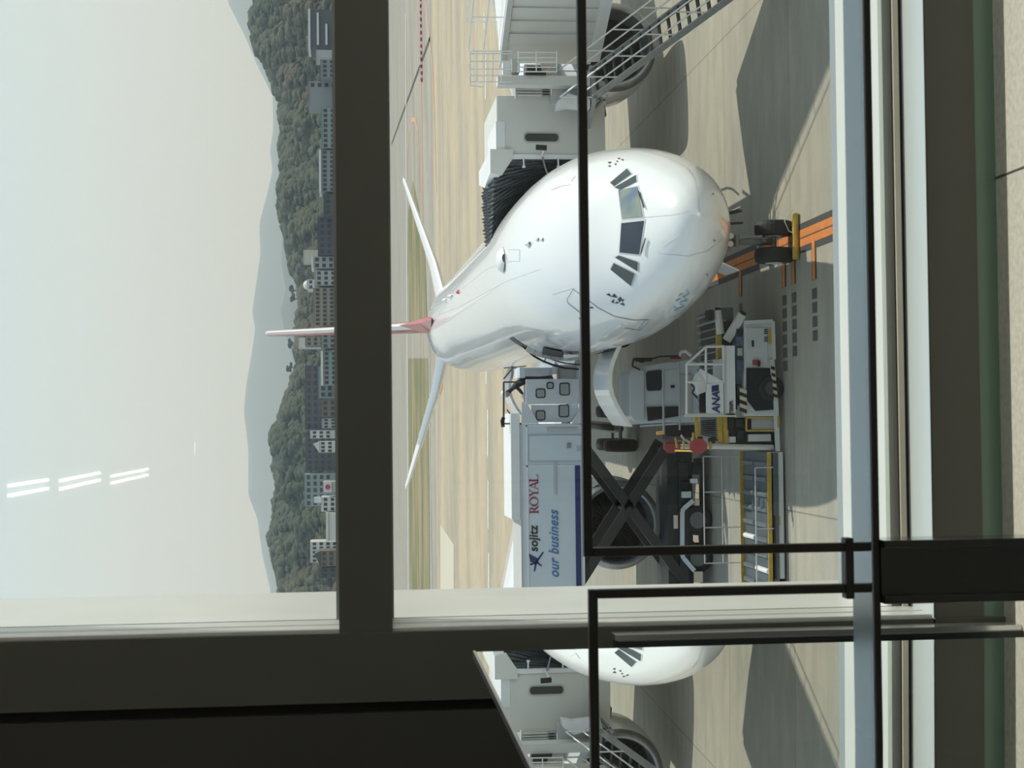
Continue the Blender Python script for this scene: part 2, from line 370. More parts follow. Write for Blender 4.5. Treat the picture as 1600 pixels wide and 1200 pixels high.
# painted lines
OR = mat('orange_line_paint', (.60,.20,.045), .7, 0, .2, 4); BKP = mat('black_line_paint', (.05,.05,.05), .7, 0, .2, 4); WP = mat('white_line_paint', (.66,.66,.62), .7, 0, .2, 2)
def strip(name, pts, m, wd, z=.012):
    b = MB()
    for p_, q_ in zip(pts, pts[1:]):
        p_ = Vector((*p_[:2], z)); q_ = Vector((*q_[:2], z)); b.obox(p_, q_-p_, (q_-p_).length, wd, .004)
    return struct(b.build(name, m))
strip('ground_line_border', [(4.83, 22), (4.90, 110)], BKP, .78, .008)
strip('ground_line_orange', [(4.83, 22), (4.90, 110)], OR, .44, .014)
strip('ground_line_seam', [(4.83, 22), (4.90, 110)], BKP, .03, .018)
tb = MB(); tk = MB(); blk = MB()
for px, py, nb in ((1157,463,1),(1225,449,6),(1240,444,5),(1272,437,4),(1307,440,3)):
    e = at(px, py, z=.01); tb.box(e.x, 4.7, e.y-.12, e.y+.12, .018, .022); tk.box(e.x, 4.45, e.y-.2, e.y+.2, .006, .010)
    for k in range(nb):
        x1 = e.x-.22-k*.36
        blk.box(x1-.27, x1, e.y-.20, e.y+.20, .006, .010)
struct(tk.build('ground_line_bar_border', BKP)); struct(tb.build('ground_line_bar', OR))
struct(blk.build('ground_line_code_blocks', mat('worn_code_paint', (.10,.10,.09), .8, 0, .5, 14)))
# white / orange far lines
strip('ground_line_runway_edge', [tuple(at(634,20,z=0).xy), tuple(at(638.5,930,z=0).xy)], WP, 3.0, .05)
strip('ground_line_grass_edge', [tuple(at(671,560,z=0).xy), tuple(at(674,930,z=0).xy)], WP, 1.6, .05)
for i, (a_, b_) in enumerate((((760,560),(760,600)),((762.5,640),(762.5,713)),((763,751),(763,826)),((764,864),(764,925)),((757,20),(757,45)),((759,85),(759,155)),((759,190),(759,225)))):
    strip('ground_line_dash', [tuple(at(*a_, z=0).xy), tuple(at(*b_, z=0).xy)], WP, 1.0, .02)
ORL = mat('pale_orange_paint', (.60,.33,.20), .7, 0, .1, 1)
arc = [(659,930),(659,300),(659,130),(655,0)]
strip('ground_line_taxi_centre', [tuple(at(x, y, z=0).xy) for x, y in ((661,560),(660,300),(658,130),(654,-60))], ORL, 2.2, .03)
strip('ground_line_taxi_curve', [tuple(at(x, y, z=0).xy) for x, y in ((656,300),(655,240),(653,205),(649,187),(644,187),(640,205),(637,240),(636,280))], ORL, .8, .03)
strip('ground_line_taxi_side', [tuple(at(x, y, z=0).xy) for x, y in ((665,0),(671,60),(676,110),(679,180),(682,300))], ORL, 1.2, .03)
strip('ground_line_stand_orange', [tuple(at(689,560,z=0).xy), tuple(at(690,612,z=0).xy)], mat('orange_line_paint', None) , 5.5, .03)
strip('ground_line_joint', [tuple(at(612,225,z=0).xy), tuple(at(672,60,z=0).xy)], BKP, .8, .03)
# dark worn tracks
fence = thing('barrier_fence', 'low red and white striped barrier line across the distant taxiway', 'barrier', at(660,60,z=0))
A = at(658, -60, z=0); B = at(660.5, 128, z=0); n_ = 36
brm, bwm = mat('barrier_red', (.62,.06,.07), .5), mat('barrier_white', (.85,.82,.8), .5)
for i in range(n_):
    p0 = A.lerp(B, i/n_); p1 = A.lerp(B, (i+.94)/n_); hh = .30 if i % 2 else .42
    MB().obox(p0+Vector((0,0,hh/2+.02)), p1-p0, (p1-p0).length, .35, hh).build('red_segment' if i % 2 else 'white_segment', brm if i % 2 else bwm, fence)

# ================================================================ AIRLINER
NX, NY = 4.57, 32.93; DX = .0180; CZ = 4.96; RF = .94
AX = Vector((DX, 1, 0)).normalized(); LT = Vector((AX.y, -AX.x, 0))      # aft, and towards picture right
def A(s, lat, z): return Vector((NX, NY, CZ+z)) + AX*s + LT*lat
def interp(tab, s):
    if s <= tab[0][0]: return tab[0][1]
    for i in range(len(tab)-1):
        (a, u), (b, v) = tab[i], tab[i+1]
        if s <= b:
            # smooth (Catmull-Rom) between stations
            p0 = tab[i-1] if i else (a-(b-a), u); p3 = tab[i+2] if i+2 < len(tab) else (b+(b-a), v)
            m0 = (v-p0[1])/(b-p0[0]); m1 = (p3[1]-u)/(p3[0]-a); h = b-a; t = (s-a)/h
            if i == 0: m0 = (v-u)/h*1.0
            return (2*t**3-3*t*t+1)*u+(t**3-2*t*t+t)*h*m0+(-2*t**3+3*t*t)*v+(t**3-t*t)*h*m1
    return tab[-1][1]
TOP = [(0,-.80),(.12,-.42),(.4,-.12),(1,.25),(1.8,.62),(2.5,.98),(3.2,1.52),(3.9,1.98),(5,2.42),(6.5,2.70),(8.5,2.82),(12,2.82),(42,2.82),(50,2.80),(55,2.62),(58.3,2.25),(59.3,2.0)]
BOT = [(0,-.80),(.12,-1.16),(.4,-1.45),(1,-1.80),(1.8,-2.10),(2.5,-2.28),(3.9,-2.52),(5,-2.65),(6.5,-2.76),(8.5,-2.82),(12,-2.82),(39,-2.82),(44,-2.45),(49,-1.35),(54,.15),(58.3,1.35),(59.3,1.75)]
WID = [(0,0.0),(.12,.42),(.4,.82),(1,1.28),(1.8,1.70),(2.5,1.98),(3.2,2.20),(3.9,2.37),(5,2.58),(6.5,2.76),(8.5,2.82),(12,2.82),(40,2.82),(46,2.55),(50,2.05),(54,1.35),(58.3,.45),(59.3,.12)]
MIDZ = [(0,-.80),(1,-.72),(2.5,-.45),(5,-.15),(8.5,0),(12,0),(40,0),(46,.25),(52,1.0),(58.3,1.8),(59.3,1.88)]
NS = lambda tab: [((s_*1.2 if s_ <= 12 else s_), v_) for s_, v_ in tab]
TOP = NS(TOP); BOT = NS(BOT); MIDZ = NS(MIDZ)
WID = [q for q in NS(WID) if q[0] <= 41]+[(46,2.78),(50,2.56),(54,2.0),(58.3,.88),(59.3,.15)]
def fus(s, th):   # th 0 = crown, + towards picture right
    t, b, wd, zc = [interp(q, s)*RF for q in (TOP, BOT, WID, MIDZ)]
    c = math.cos(th); sn = math.sin(th)
    z = zc+(t-zc)*c if c > 0 else zc+(zc-b)*c
    k = 1.0
    if 1.9 < s < 5.5 and c > 0: k = 1 + .03*math.sin((s-1.9)/3.6*PI)*abs(math.sin(2*th))
    return A(s, wd*sn*k, z)
air = thing('airliner', 'white wide-body airliner parked nose-in with a red tail fin root', 'airplane', (NX, NY, 0))
st = [0,.03,.07,.12,.2,.3,.4,.55,.75,1,1.25,1.5,1.8,2.1,2.4,2.7,3,3.3,3.6,3.9,4.3,4.7,5.2,5.8,6.5,7.3,8.5,10,12,15,20,26,32,38,40,42,44,46,48,50,52,54,55.5,57,58.3,59,59.3]
NT = 96
fm = MB().loft([[fus(s, 2*PI*j/NT) for j in range(NT)] for s in st], True, True)
fus_o = fm.build('fuselage', WHITE, air, smooth=True)
bv = BVHTree.FromPolygons([tuple(v) for v in fm.v], fm.f)
def hit(px, py, off=.012):
    d = ray(px, py).normalized(); h, n, i, _ = bv.ray_cast(EYE, d)
    if h is None: h, n, i, _ = bv.find_nearest(EYE + d*45); 
    if n.dot(d) > 0: n = -n
    return h + n*off
def patch(pts, name, m, parent, off=.014, n=7):
    a, b, c, d = [Vector((p[0], p[1], 0)) for p in pts]; mb = MB(); k = 0
    g = [[hit(*(a.lerp(b, i/n).lerp(d.lerp(c, i/n), j/n)).xy, off) for i in range(n+1)] for j in range(n+1)]
    mb.loft(g, close=False); return mb.build(name, m, parent, smooth=True)
def ribbon(pts, wd, name, m, parent, off=.012, closed=False, step=5):
    mb = MB(); add_ribbon(mb, pts, wd, off, closed, step); return mb.build(name, m, parent)
def add_ribbon(mb, pts, wd, off=.012, closed=False, step=5):
    if closed: pts = pts+[pts[0]]
    for (x0,y0),(x1,y1) in zip(pts, pts[1:]):
        L = math.hypot(x1-x0, y1-y0); k = max(1, int(L/step)); nx, ny = -(y1-y0)/L*wd/2, (x1-x0)/L*wd/2; rg = []
        for i in range(k+1):
            t = i/k; x, y = x0+(x1-x0)*t, y0+(y1-y0)*t; rg.append([hit(x+nx, y+ny, off), hit(x-nx, y-ny, off)])
        mb.loft(rg, close=False)
SEAL = mat('window_surround', (.55,.57,.58), .4, 0, .05)
# flight deck windows: front pair, then two side panes on each flank
panes = [((967,297),(997,292),(1005,339),(973,342)), ((972,349),(1007,345),(999,397),(969,394)),
         ((954,286),(980,264),(987,272),(960,291)), ((961,293),(994,274),(995,284),(970,297)),
         ((962,402),(968,399),(997,409),(996,423)), ((955,421),(960,411),(992,427),(986,446))]
MP = [mat('windscreen_painted_sheen', (.30,.33,.25), .12, .2, .5, 2.2, coat=.4, col2=(.13,.19,.27)), mat('windscreen_dark', (.012,.02,.04), .05, 0, .3, 3, coat=.3), TINT, TINT, TINT, TINT]  # rainbow sheen of one front pane is put into its base colour
for q, m_ in zip(panes, MP):
    cx = sum(p[0] for p in q)/4; cy = sum(p[1] for p in q)/4
    g = patch([(cx+(p[0]-cx)*1.12, cy+(p[1]-cy)*1.10) for p in q], 'windscreen_frame', SEAL, air, .010)
    patch(q, 'windscreen', m_, air, .020)
for a_, b_ in (((1009,325),(1000,300)),((1011,372),(1004,395))):
    mb = MB(); mb.bar(hit(*a_, .05), hit(*b_, .05), .03, .02); mb.build('wiper', DARK, air)
# door outlines and panel lines
LN = mat('panel_line_grey', (.30,.32,.34), .5); LNL = mat('panel_line_light', (.58,.60,.62), .4)
mb = MB(); add_ribbon(mb, [(896,452),(886,468),(888,474),(909,490)], 1.0); add_ribbon(mb, [(896,452),(912,463),(935,481),(960,494),(990,500),(1014,499),(1011,505),(1000,516),(976,512)], 1.0)
add_ribbon(mb, [(1008,500),(998,514)], 1.0)
mb.build('door_outline', LN, air)
mb = MB(); add_ribbon(mb, [(1000,340),(1050,336),(1078,330)], .6); add_ribbon(mb, [(1030,396),(1075,400),(1105,392),(1130,372)], .6); add_ribbon(mb, [(1074,264),(1084,278),(1090,300),(1093,335)], .8)
add_ribbon(mb, [(795,390),(812,390),(812,408),(795,408)], .6); add_ribbon(mb, [(668,500),(720,478),(790,440),(845,420)], .5); add_ribbon(mb, [(662,495),(700,470),(760,420),(800,408)], .5)
add_ribbon(mb, [(884,277),(893,283),(899,275)], .8); add_ribbon(mb, [(861,297),(880,290),(892,289)], .8); add_ribbon(mb, [(845,268),(852,262)], .8)
mb.build('panel_line', LNL, air)
for pts in ([(861,457),(895,447)], [(786,509),(800,509)], [(1033,383),(1058,362)]): ribbon(pts, 1.5, 'drip_strip', mat('drip_strip_white', (.85,.85,.85), .3), air, .02)
# six-dart compass marks either side of the flight deck
def darts(tris):
    mb = MB()
    for q in tris: mb.quad(*[hit(880+x/3.75, 220+y/3.75, .016) for x, y in q])
    return mb
darts([[(252,898),(272,893),(286,914)],[(284,912),(300,893),(320,918)],[(282,940),(300,925),(298,952)],[(318,930),(335,912),(345,925)],[(300,952),(318,940),(330,950)],[(338,925),(360,930),(350,942)],[(335,955),(352,945),(362,966)],[(322,925),(345,932),(330,945)]]).build('dart_emblem', mat('emblem_black', (.03,.03,.035), .4), air)
darts([[(262,126),(285,124),(272,136)],[(262,150),(280,143),(276,154)],[(300,138),(314,132),(308,144)],[(308,122),(324,118),(320,126)],[(318,104),(334,101),(330,110)],[(340,108),(358,112),(346,118)]]).build('dart_emblem', mat('emblem_black', None), air)
BL = mat('blue_painted_reflection', (.30,.48,.66), .4)  # reflected lettering on the nose, painted on as blue strokes
mb = MB()
for pts in (((1072,452),(1077,458),(1068,464)), ((1066,462),(1074,469),(1062,472)), ((1062,474),(1070,478),(1058,483)), ((1053,478),(1060,486),(1052,484)), ((1060,462),(1066,458)), ((1056,470),(1063,466))): add_ribbon(mb, list(pts), 2.0, .014)
mb.build('blue_print_and_reflection', BL, air)
for c_ in ((922,480,5),(905,497,3)): ribbon([(c_[0], c_[1]), (c_[0]+c_[2], c_[1]+1)], 1.8, 'static_port', DARK, air)
for px,py in ((1112,303),(1114,374),(1103,427)): ribbon([(px,py),(px+2,py+2)], 1.6, 'probe', DARK, air, .03)
# roof fittings
def blister(px, py, L, W_, hh, m=WHITE, nm='antenna'):
    c = hit(px, py, 0); rg = []
    for i in range(7):
        t = i/6; r = math.sin(PI*min(1, max(.0, t*.9+.05)))**.6
        rg.append([c+AX*(L*(t-.5))+LT*(W_*r*math.cos(a))+Vector((0,0,hh*r*math.sin(a))) for a in [PI*k/6 for k in range(7)]])
    mb = MB(); mb.loft(rg, close=False); mb.build(nm, m, air, smooth=True)
blister(785,406,1.1,.36,.20); blister(826,381,.4,.07,.12); blister(697,469,.7,.09,.2); blister(706,463,.7,.09,.2); blister(840,374,.2,.05,.06); blister(847,374,.2,.05,.06)
blister(717,456,.25,.09,.12, mat('beacon_red', (.6,.05,.05), .3), 'beacon')
blister(628+20,520,.01,.01,.01) if False else None
# tail
FINR = mat('fin_red', (.50,.055,.085), .3, 0, .06, 1, coat=.4); FINW = mat('fin_white', (.80,.78,.79), .3, 0, .03, coat=.3)
def foil(pts_le, pts_te, th, name, m, flip=None):
    """lofted aerofoil; lists of (point, thickness dir)"""
def wing(st_, name, m, lem=None, lefrac=.12):
    """st_: list of (LE point, TE point, thickness, normal)"""
    prof = [(0,0),(.03,.35),(.10,.62),(.25,.92),(.42,1),(.65,.72),(.85,.33),(1,.02)]
    def ring(le, te, t, n, sub):
        c = te-le; up = [le+c*x+n*(t/2*y) for x, y in sub]; dn = [le+c*x-n*(t/2*y) for x, y in sub[::-1] if y > .0]
        return up+dn
    if lem:
        cut = [p for p in prof if p[0] <= lefrac]; rest = [p for p in prof if p[0] >= lefrac*.8]
        MB().loft([ring(*s_, cut) for s_ in st_], True, True).build(name[1], lem, air, smooth=False)
        return MB().loft([ring(*s_, rest) for s_ in st_], True, True).build(name[0], m, air, smooth=False)
    return MB().loft([ring(*s_, prof) for s_ in st_], True, True).build(name, m, air, smooth=False)
fz = lambda s, z: A(s, 0, z)
wing([(fz(49.3,2.5), fz(57.2,2.3), .62, LT), (fz(51.5,4.3), fz(58,4.3), .60, LT), (fz(58.6,11.70), fz(61.9,11.70), .34, LT), (fz(59.2,11.85), fz(61.7,11.85), .1, LT)], ('tail_fin', 'fin_leading_edge'), FINR, FINW, .10)
MB().loft([[A(44,.02,2.8),A(44,-.02,2.8),A(44,-.02,2.78),A(44,.02,2.78)],[A(48,.35,2.6),A(48,0,3.2),A(48,-.35,2.6),A(48,0,2.5)],[A(50.5,.5,2.5),A(50.5,0,4.2),A(50.5,-.5,2.5),A(50.5,0,2.4)]], True, True).build('dorsal_fillet', FINR, air)
for sd in (1,-1):
    q = [(A(50.2, sd*1.0, 1.55), A(56.8, sd*.9, 1.5), .75, Vector((0,0,1))), (A(52.5, sd*3.6, 2.05), A(57.6, sd*3.6, 2.0), .55, Vector((0,0,1))), (A(59.2, sd*9.2, 3.5), A(61.2, sd*9.2, 3.47), .22, Vector((0,0,1))), (A(59.9, sd*9.4, 3.55), A(61.0, sd*9.4, 3.53), .08, Vector((0,0,1)))]
    wing(q, 'horizontal_stabiliser', WHITE)
    # red fillet where the stabiliser meets the body
# main wings
for sd in (1,-1):
    q = [(A(19.5, sd*2.0, -1.0), A(31.5, sd*2.0, -1.2), 1.5, Vector((0,0,1))), (A(23.0, sd*9.0, .10), A(32.0, sd*9.0, -.05), .9, Vector((0,0,1))), (A(32.5, sd*24, 2.6), A(36.6, sd*24, 2.5), .45, Vector((0,0,1))), (A(36.0, sd*29.5, 3.5), A(38.3, sd*29.5, 3.4), .25, Vector((0,0,1)))]
    wing(q, 'wing', WHITE)
    MB().loft([[A(34.9, sd*29.4, 2.8), A(38.0, sd*29.4, 2.8), A(38.0, sd*29.3, 2.85), A(34.9, sd*29.3, 2.85)],[A(37.8, sd*30.3, 5.3), A(38.9, sd*30.3, 5.3), A(38.9, sd*30.2, 5.3), A(37.8, sd*30.2, 5.3)]], True, True).build('winglet', WHITE, air)
# engines
NAC = mat('nacelle_white', (.78,.79,.80), .28, 0, .03, 1, coat=.3)
def lathe(o, ax, prof, n=48):
    a = ax.cross(Vector((0,0,1))).normalized(); b = ax.cross(a)
    return [[o+ax*x+(a*math.cos(2*PI*i/n)+b*math.sin(2*PI*i/n))*r for i in range(n)] for x, r in prof]
def engine(sd, s0, lat, zc, label):
    o = A(s0, sd*lat, zc)
    e = bpy.data.objects.new('engine', None); C.objects.link(e); e.parent = air; e.matrix_parent_inverse = Matrix.Translation(air.location).inverted(); e.location = o
    e['label'] = label
    MB().loft(lathe(o, AX, [(.30,1.60),(.9,1.66),(2.0,1.68),(3.2,1.62),(4.2,1.45),(5.0,1.20),(5.0,1.1)])).build('nacelle', NAC, e, smooth=True)
    MB().loft(lathe(o, AX, [(.30,1.60),(.12,1.53),(.02,1.44),(0,1.38),(.06,1.31),(.2,1.27),(.4,1.26)])).build('intake_lip', STEEL, e, smooth=True)
    MB().loft(lathe(o, AX, [(.4,1.26),(.9,1.25),(1.5,1.27)])).build('intake_duct', mat('intake_liner', (.16,.17,.17), .5, .2), e, smooth=True)
    f = MB(); n = 34
    for k in range(n):
        a0 = 2*PI*k/n; u = LT; v = Vector((0,0,1))
        def P(r, a, x): return o+AX*x+(u*math.cos(a)+v*math.sin(a))*r
        f.quad(P(.36,a0,1.30), P(1.25,a0-.12,1.22), P(1.25,a0+.10,1.42), P(.36,a0+.15,1.46))
    f.build('fan', mat('fan_blade', (.045,.05,.052), .45, .5, .2), e)
    MB().loft(lathe(o, AX, [(1.5,1.27),(1.5,.02)])).build('fan_backing', DARK, e)
    MB().loft(lathe(o, AX, [(.75,.015),(.9,.13),(1.1,.25),(1.32,.35),(1.5,.38)], 24)).build('spinner', mat('spinner_grey', (.10,.10,.10), .3, .3), e, smooth=True)
    MB().loft(lathe(o, AX, [(4.6,.9),(5.6,.72),(6.3,.5),(6.9,.1)], 24)).build('exhaust_cone', STEEL, e, smooth=True)
    MB().hexa([A(s0+1.6,sd*lat-.15,zc+1.5),A(s0+1.6,sd*lat+.15,zc+1.5),A(s0+5.5,sd*lat+.2,zc+1.1),A(s0+5.5,sd*lat-.2,zc+1.1),A(s0+2.6,sd*lat-.15,zc+2.5),A(s0+2.6,sd*lat+.15,zc+2.5),A(s0+6,sd*lat+.2,zc+2.5),A(s0+6,sd*lat-.2,zc+2.5)]).build('pylon', NAC, e)
eC = at(966, 821, y=54.0)
elat = -(eC-A(0,0,0)).dot(LT); es = (eC-A(0,0,0)).dot(AX)
engine(-1, es, elat, eC.z-CZ, 'engine seen behind the black scissor lift legs')
engine(1, es, elat, eC.z-CZ, 'engine seen behind the boarding bridge stairs')
# cargo doors swung open, curved shells hinged along the flank
def cargo_door(s0, s1, name='cargo_door', arch=None):
    rg = []; rin = []
    for s_ in (s0, s1):
        a = []; 
        for k in range(9):
            t = k/8; lat = 2.40+2.45*t; z = -1.0+.75*math.sin(PI*(t*.92+.04))*.72 + (-.25*t)
            a.append((lat, z))
        rg.append([A(s_, -l, z) for l, z in a]); rin.append([A(s_, -l, z-.13) for l, z in a])
    ring = [[rg[0][k], rg[1][k], rin[1][k], rin[0][k]] for k in range(9)]
    return MB().loft(ring, True, True).build(name, mat('door_shell', (.78,.79,.80), .28, .5, .04), air, smooth=False)
cargo_door(11.3, 14.0); cargo_door(39.3, 42.0)
MB().loft([[A(s_, -(2.66+.02), -.5+.0*k), A(s_, -(2.5), -1.2), A(s_, -(2.0), -1.85)] for k, s_ in enumerate((11.4,13.9))], close=False).build('cargo_opening', DARK, air)
# open service door on the flank with its surround
dm = MB(); k0, k1 = 15.8, 16.85
def fl(s_, th, off):
    c = fus(s_, -th); n = Vector((0,0,CZ)); ctr = A(s_, 0, 0); d = (c-ctr).normalized(); return c+d*off
rg = [[fl(s_, math.radians(t), .02) for s_ in (k0, k1)] for t in range(50, 112, 4)]
MB().loft(rg, close=False).build('service_door_opening', DARK, air)
seg = MB()
for t in range(62, 104, 6):
    a, b = math.radians(t), math.radians(t+5.6)
    for s_ in (k0-.12,): seg.hexa([fl(s_,a,.0),fl(s_+.1,a,.0),fl(s_+.1,b,.0),fl(s_,b,.0),fl(s_,a,.16),fl(s_+.1,a,.16),fl(s_+.1,b,.16),fl(s_,b,.16)])
seg.build('door_surround', GREYP, air)
MB().hexa([fl(k0+.1,math.radians(76),-.25),fl(k0+.95,math.radians(76),-.25),fl(k0+.95,math.radians(96),-.25),fl(k0+.1,math.radians(96),-.25),fl(k0+.1,math.radians(76),-.02),fl(k0+.95,math.radians(76),-.02),fl(k0+.95,math.radians(96),-.02),fl(k0+.1,math.radians(96),-.02)]).build('door_lining', WPAINT, air)
patch(((849,541),(847,556),(879,561),(879,547)), 'service_doorway', mat('doorway_dark', (.02,.02,.022), .7), air, .05)
patch(((881,549),(881,565),(904,567),(904,549)), 'service_door_lining', WPAINT, air, .10)
# undercarriage
def wheel(c, axd, r, wd, parent, hub=.45, hubm=None, nm='wheel'):
    axd = Vector(axd).normalized()
    prof = [(-wd/2, r*.5),(-wd/2, r*.82),(-wd*.42, r*.95),(-wd*.2, r),(wd*.2, r),(wd*.42, r*.95),(wd/2, r*.82),(wd/2, r*.5)]
    wo_ = MB().loft(lathe(Vector(c), axd, prof, 28), True, True).build(nm, BLACK, parent, smooth=False)
    MB().loft(lathe(Vector(c), axd, [(-wd*.52, r*hub*.3),(-wd*.53, r*hub),(wd*.53, r*hub),(wd*.52, r*hub*.3)], 20), True, True).build('hub', hubm or STEEL, wo_)
    return wo_
ng = bpy.data.objects.new('nose_gear', None); C.objects.link(ng); ng.parent = air; ng.matrix_parent_inverse = Matrix.Translation(air.location).inverted(); ng.location = A(7.2,0,-CZ)
gc = A(7.22,0.14,.52-CZ)
for sd in (-1,1): wheel(gc+LT*(sd*.36), LT, .52, .40, ng, hubm=WPAINT)
g = MB(); g.tube(gc-LT*.2, gc+LT*.2, .07); g.tube(gc, A(7.12,0.14,-3.4), .085, 12); g.tube(A(7.17,0.14,-3.4), A(7.02,0.14,-2.5), .13, 12); g.tube(A(7.12,0.14,-3.3), A(8.52,0.14,-2.5), .06)
g.tube(A(6.92,-0.02,-3.35), A(6.92,0.30,-3.35), .06); g.bar(A(6.97,-0.11,-3.1), A(6.97,0.39,-3.1), .14, .2); g.bar(A(6.92,0.22,-3.45), A(6.77,0.24,-4.0), .06, .1); g.bar(A(6.82,0.14,-4.05), A(7.12,0.14,-4.3), .06, .12)
g.build('strut', mat('gear_grey', (.20,.21,.21), .4, .4), ng)
MB().tube(A(6.87,0.05,-3.15), A(6.80,0.05,-3.15), .08, 12).tube(A(6.87,0.26,-3.15), A(6.80,0.26,-3.15), .08, 12).build('taxi_light', mat('lamp_lens', (.6,.6,.58), .1, .3), ng)
MB().hexa([A(6.52,0.69,-2.75),A(8.02,0.69,-2.75),A(8.02,0.74,-2.75),A(6.52,0.74,-2.75),A(6.52,0.99,-3.35),A(8.02,0.99,-3.35),A(8.02,1.02,-3.35),A(6.52,1.02,-3.35)]).build('gear_door', WHITE, ng)
MB().hexa([A(6.52,-0.41,-2.75),A(8.02,-0.41,-2.75),A(8.02,-0.46,-2.75),A(6.52,-0.46,-2.75),A(6.52,-0.66,-3.3),A(8.02,-0.66,-3.3),A(8.02,-0.69,-3.3),A(6.52,-0.69,-3.3)]).build('gear_door', WHITE, ng)
MB().tube(A(5.62,0.44,-2.6), A(5.52,0.46,-3.15), .035).bar(A(5.32,0.64,-2.58), A(4.82,0.69,-2.9), .05, .16).build('drain_mast', DARK, air)
mgx = abs((at(1000, 678, z=0)-A(0,0,0)).dot(LT)); mgs = (at(1000,678,z=0)-A(0,0,0)).dot(AX)
for sd in (-1,1):
    mg = bpy.data.objects.new('main_gear', None); C.objects.link(mg); mg.parent = air; mg.matrix_parent_inverse = Matrix.Translation(air.location).inverted(); mg.location = A(mgs+1, sd*5.3, -CZ)
    for ds in (0, 1.95):
        for dl in (-.70, .70): wheel(A(mgs+.7+ds, sd*5.3+dl, .70-CZ), LT, .70, .50, mg)
    MB().tube(A(mgs+.7, sd*5.3, .7-CZ), A(mgs+2.65, sd*5.3, .7-CZ), .16).tube(A(mgs+.7,sd*5.3-.7,.7-CZ), A(mgs+.7,sd*5.3+.7,.7-CZ), .08).tube(A(mgs+2.65,sd*5.3-.7,.7-CZ), A(mgs+2.65,sd*5.3+.7,.7-CZ), .08).tube(A(mgs+1.6, sd*5.3, .7-CZ), A(mgs+1.6, sd*4.9, -1.2), .22).build('strut', STEEL, mg)
# yellow chock in front of the nose wheels
cA = at(1239, 335, z=.12); cB = at(1240, 406, z=.12)
ch = MB(); d_ = (cB-cA); ch.tube(Vector((cA.x, A(6.6,0,0).y, .10)), Vector((cB.x, A(6.6,0,0).y, .10)), .095, 8)
tag(ch.build('wheel_chock', YEL, bevel=.01), 'long yellow chock bar lying on the apron against the nose wheels', 'wheel chock')
mb = MB(); y0 = A(6.65,0,0).y
pts = [Vector((cA.x+.1, y0-.12, .2)), Vector((cA.x-.2, y0+.0, .38)), Vector((cA.x-.45, y0+.05, .25)), Vector((cA.x-.5,y0-.06,.2))]
mb.path(pts, .014, 6); tag(mb.build('chock_rope', mat('rope_white', (.6,.58,.5), .8)), 'thin pale rope looped over the yellow chock bar', 'rope')

# ================================================================ BOARDING BRIDGE
br = thing('boarding_bridge', 'grey boarding bridge docked at the airliner with a black pleated canopy', 'boarding bridge', (14, 36, 0))
D = Vector((.45, -.893, 0)).normalized(); NW = Vector((.893, .45, 0)).normalized()
P0 = at(786, 80, z=7.23)     # top edge of the tunnel's near-left wall
zt, zb_ = 7.23, 4.5; WT = 3.0
def T(t, w_, z): q = P0+D*t+NW*w_; return Vector((q.x, q.y, z))
tn = MB(); 
tn.hexa([T(-.6,.05,zb_),T(34,.05,zb_),T(34,WT,zb_),T(-.6,WT,zb_),T(-.6,.05,zt),T(34,.05,zt),T(34,WT,zt),T(-.6,WT,zt)])
tn.build('tunnel', BRIDGE, br)
rb = MB()
for k in range(60):
    t = .35+k*.56
    rb.hexa([T(t,-.0,zb_+.1),T(t+.42,-.0,zb_+.1),T(t+.42,.06,zb_+.1),T(t,.06,zb_+.1),T(t,-.0,zt-.12),T(t+.42,-.0,zt-.12),T(t+.42,.06,zt-.12),T(t,.06,zt-.12)])
rb.build('wall_cladding', BRIDGE, br)
rs = MB().hexa([T(-.7,-.08,zt-.10),T(34,-.08,zt-.10),T(34,.12,zt-.10),T(-.7,.12,zt-.10),T(-.7,-.08,zt+.06),T(34,-.08,zt+.06),T(34,.12,zt+.06),T(-.7,.12,zt+.06)])
rs.build('roof_edge', GREYP, br)
MB().hexa([T(-.4,.12,zt),T(34,.12,zt),T(34,WT-.1,zt),T(-.4,WT-.1,zt),T(-.4,.2,zt+.07),T(34,.2,zt+.07),T(34,WT-.2,zt+.10),T(-.4,WT-.2,zt+.10)]).build('roof', WPAINT, br)
MB().hexa([T(-.4,-.02,zb_-.25),T(34,-.02,zb_-.25),T(34,WT,zb_-.25),T(-.4,WT,zb_-.25),T(-.4,-.02,zb_+.1),T(34,-.02,zb_+.1),T(34,WT,zb_+.1),T(-.4,WT,zb_+.1)]).build('floor_beam', WPAINT, br)
hr = MB()
for z_, w_ in ((zt+1.0,.25),(zt+.55,.25),(zt+1.0,1.4)): hr.tube(T(-.3,w_,z_), T(20,w_,z_), .025, 6)
for k in range(12):
    for w_ in (.25,1.4): hr.tube(T(-.3+k*1.5,w_,zt), T(-.3+k*1.5,w_,zt+1.0), .022, 6)
hr.build('roof_railing', mat('railing_grey', (.72,.72,.70), .45, .05), br)
for t_ in (14.5,):
    MB().tube(T(t_,.6,0.9), T(t_,.6,zb_), .28, 16).tube(T(t_,2.5,.9), T(t_,2.5,zb_), .28, 16).hexa([T(t_-.6,.2,.5),T(t_+.6,.2,.5),T(t_+.6,2.9,.5),T(t_-.6,2.9,.5),T(t_-.6,.2,1),T(t_+.6,.2,1),T(t_+.6,2.9,1),T(t_-.6,2.9,1)]).build('lift_column', WPAINT, br)
    for w_ in (.2,.7,2.4,2.9): wheel(T(t_,w_,.55), NW, .55, .32, br)
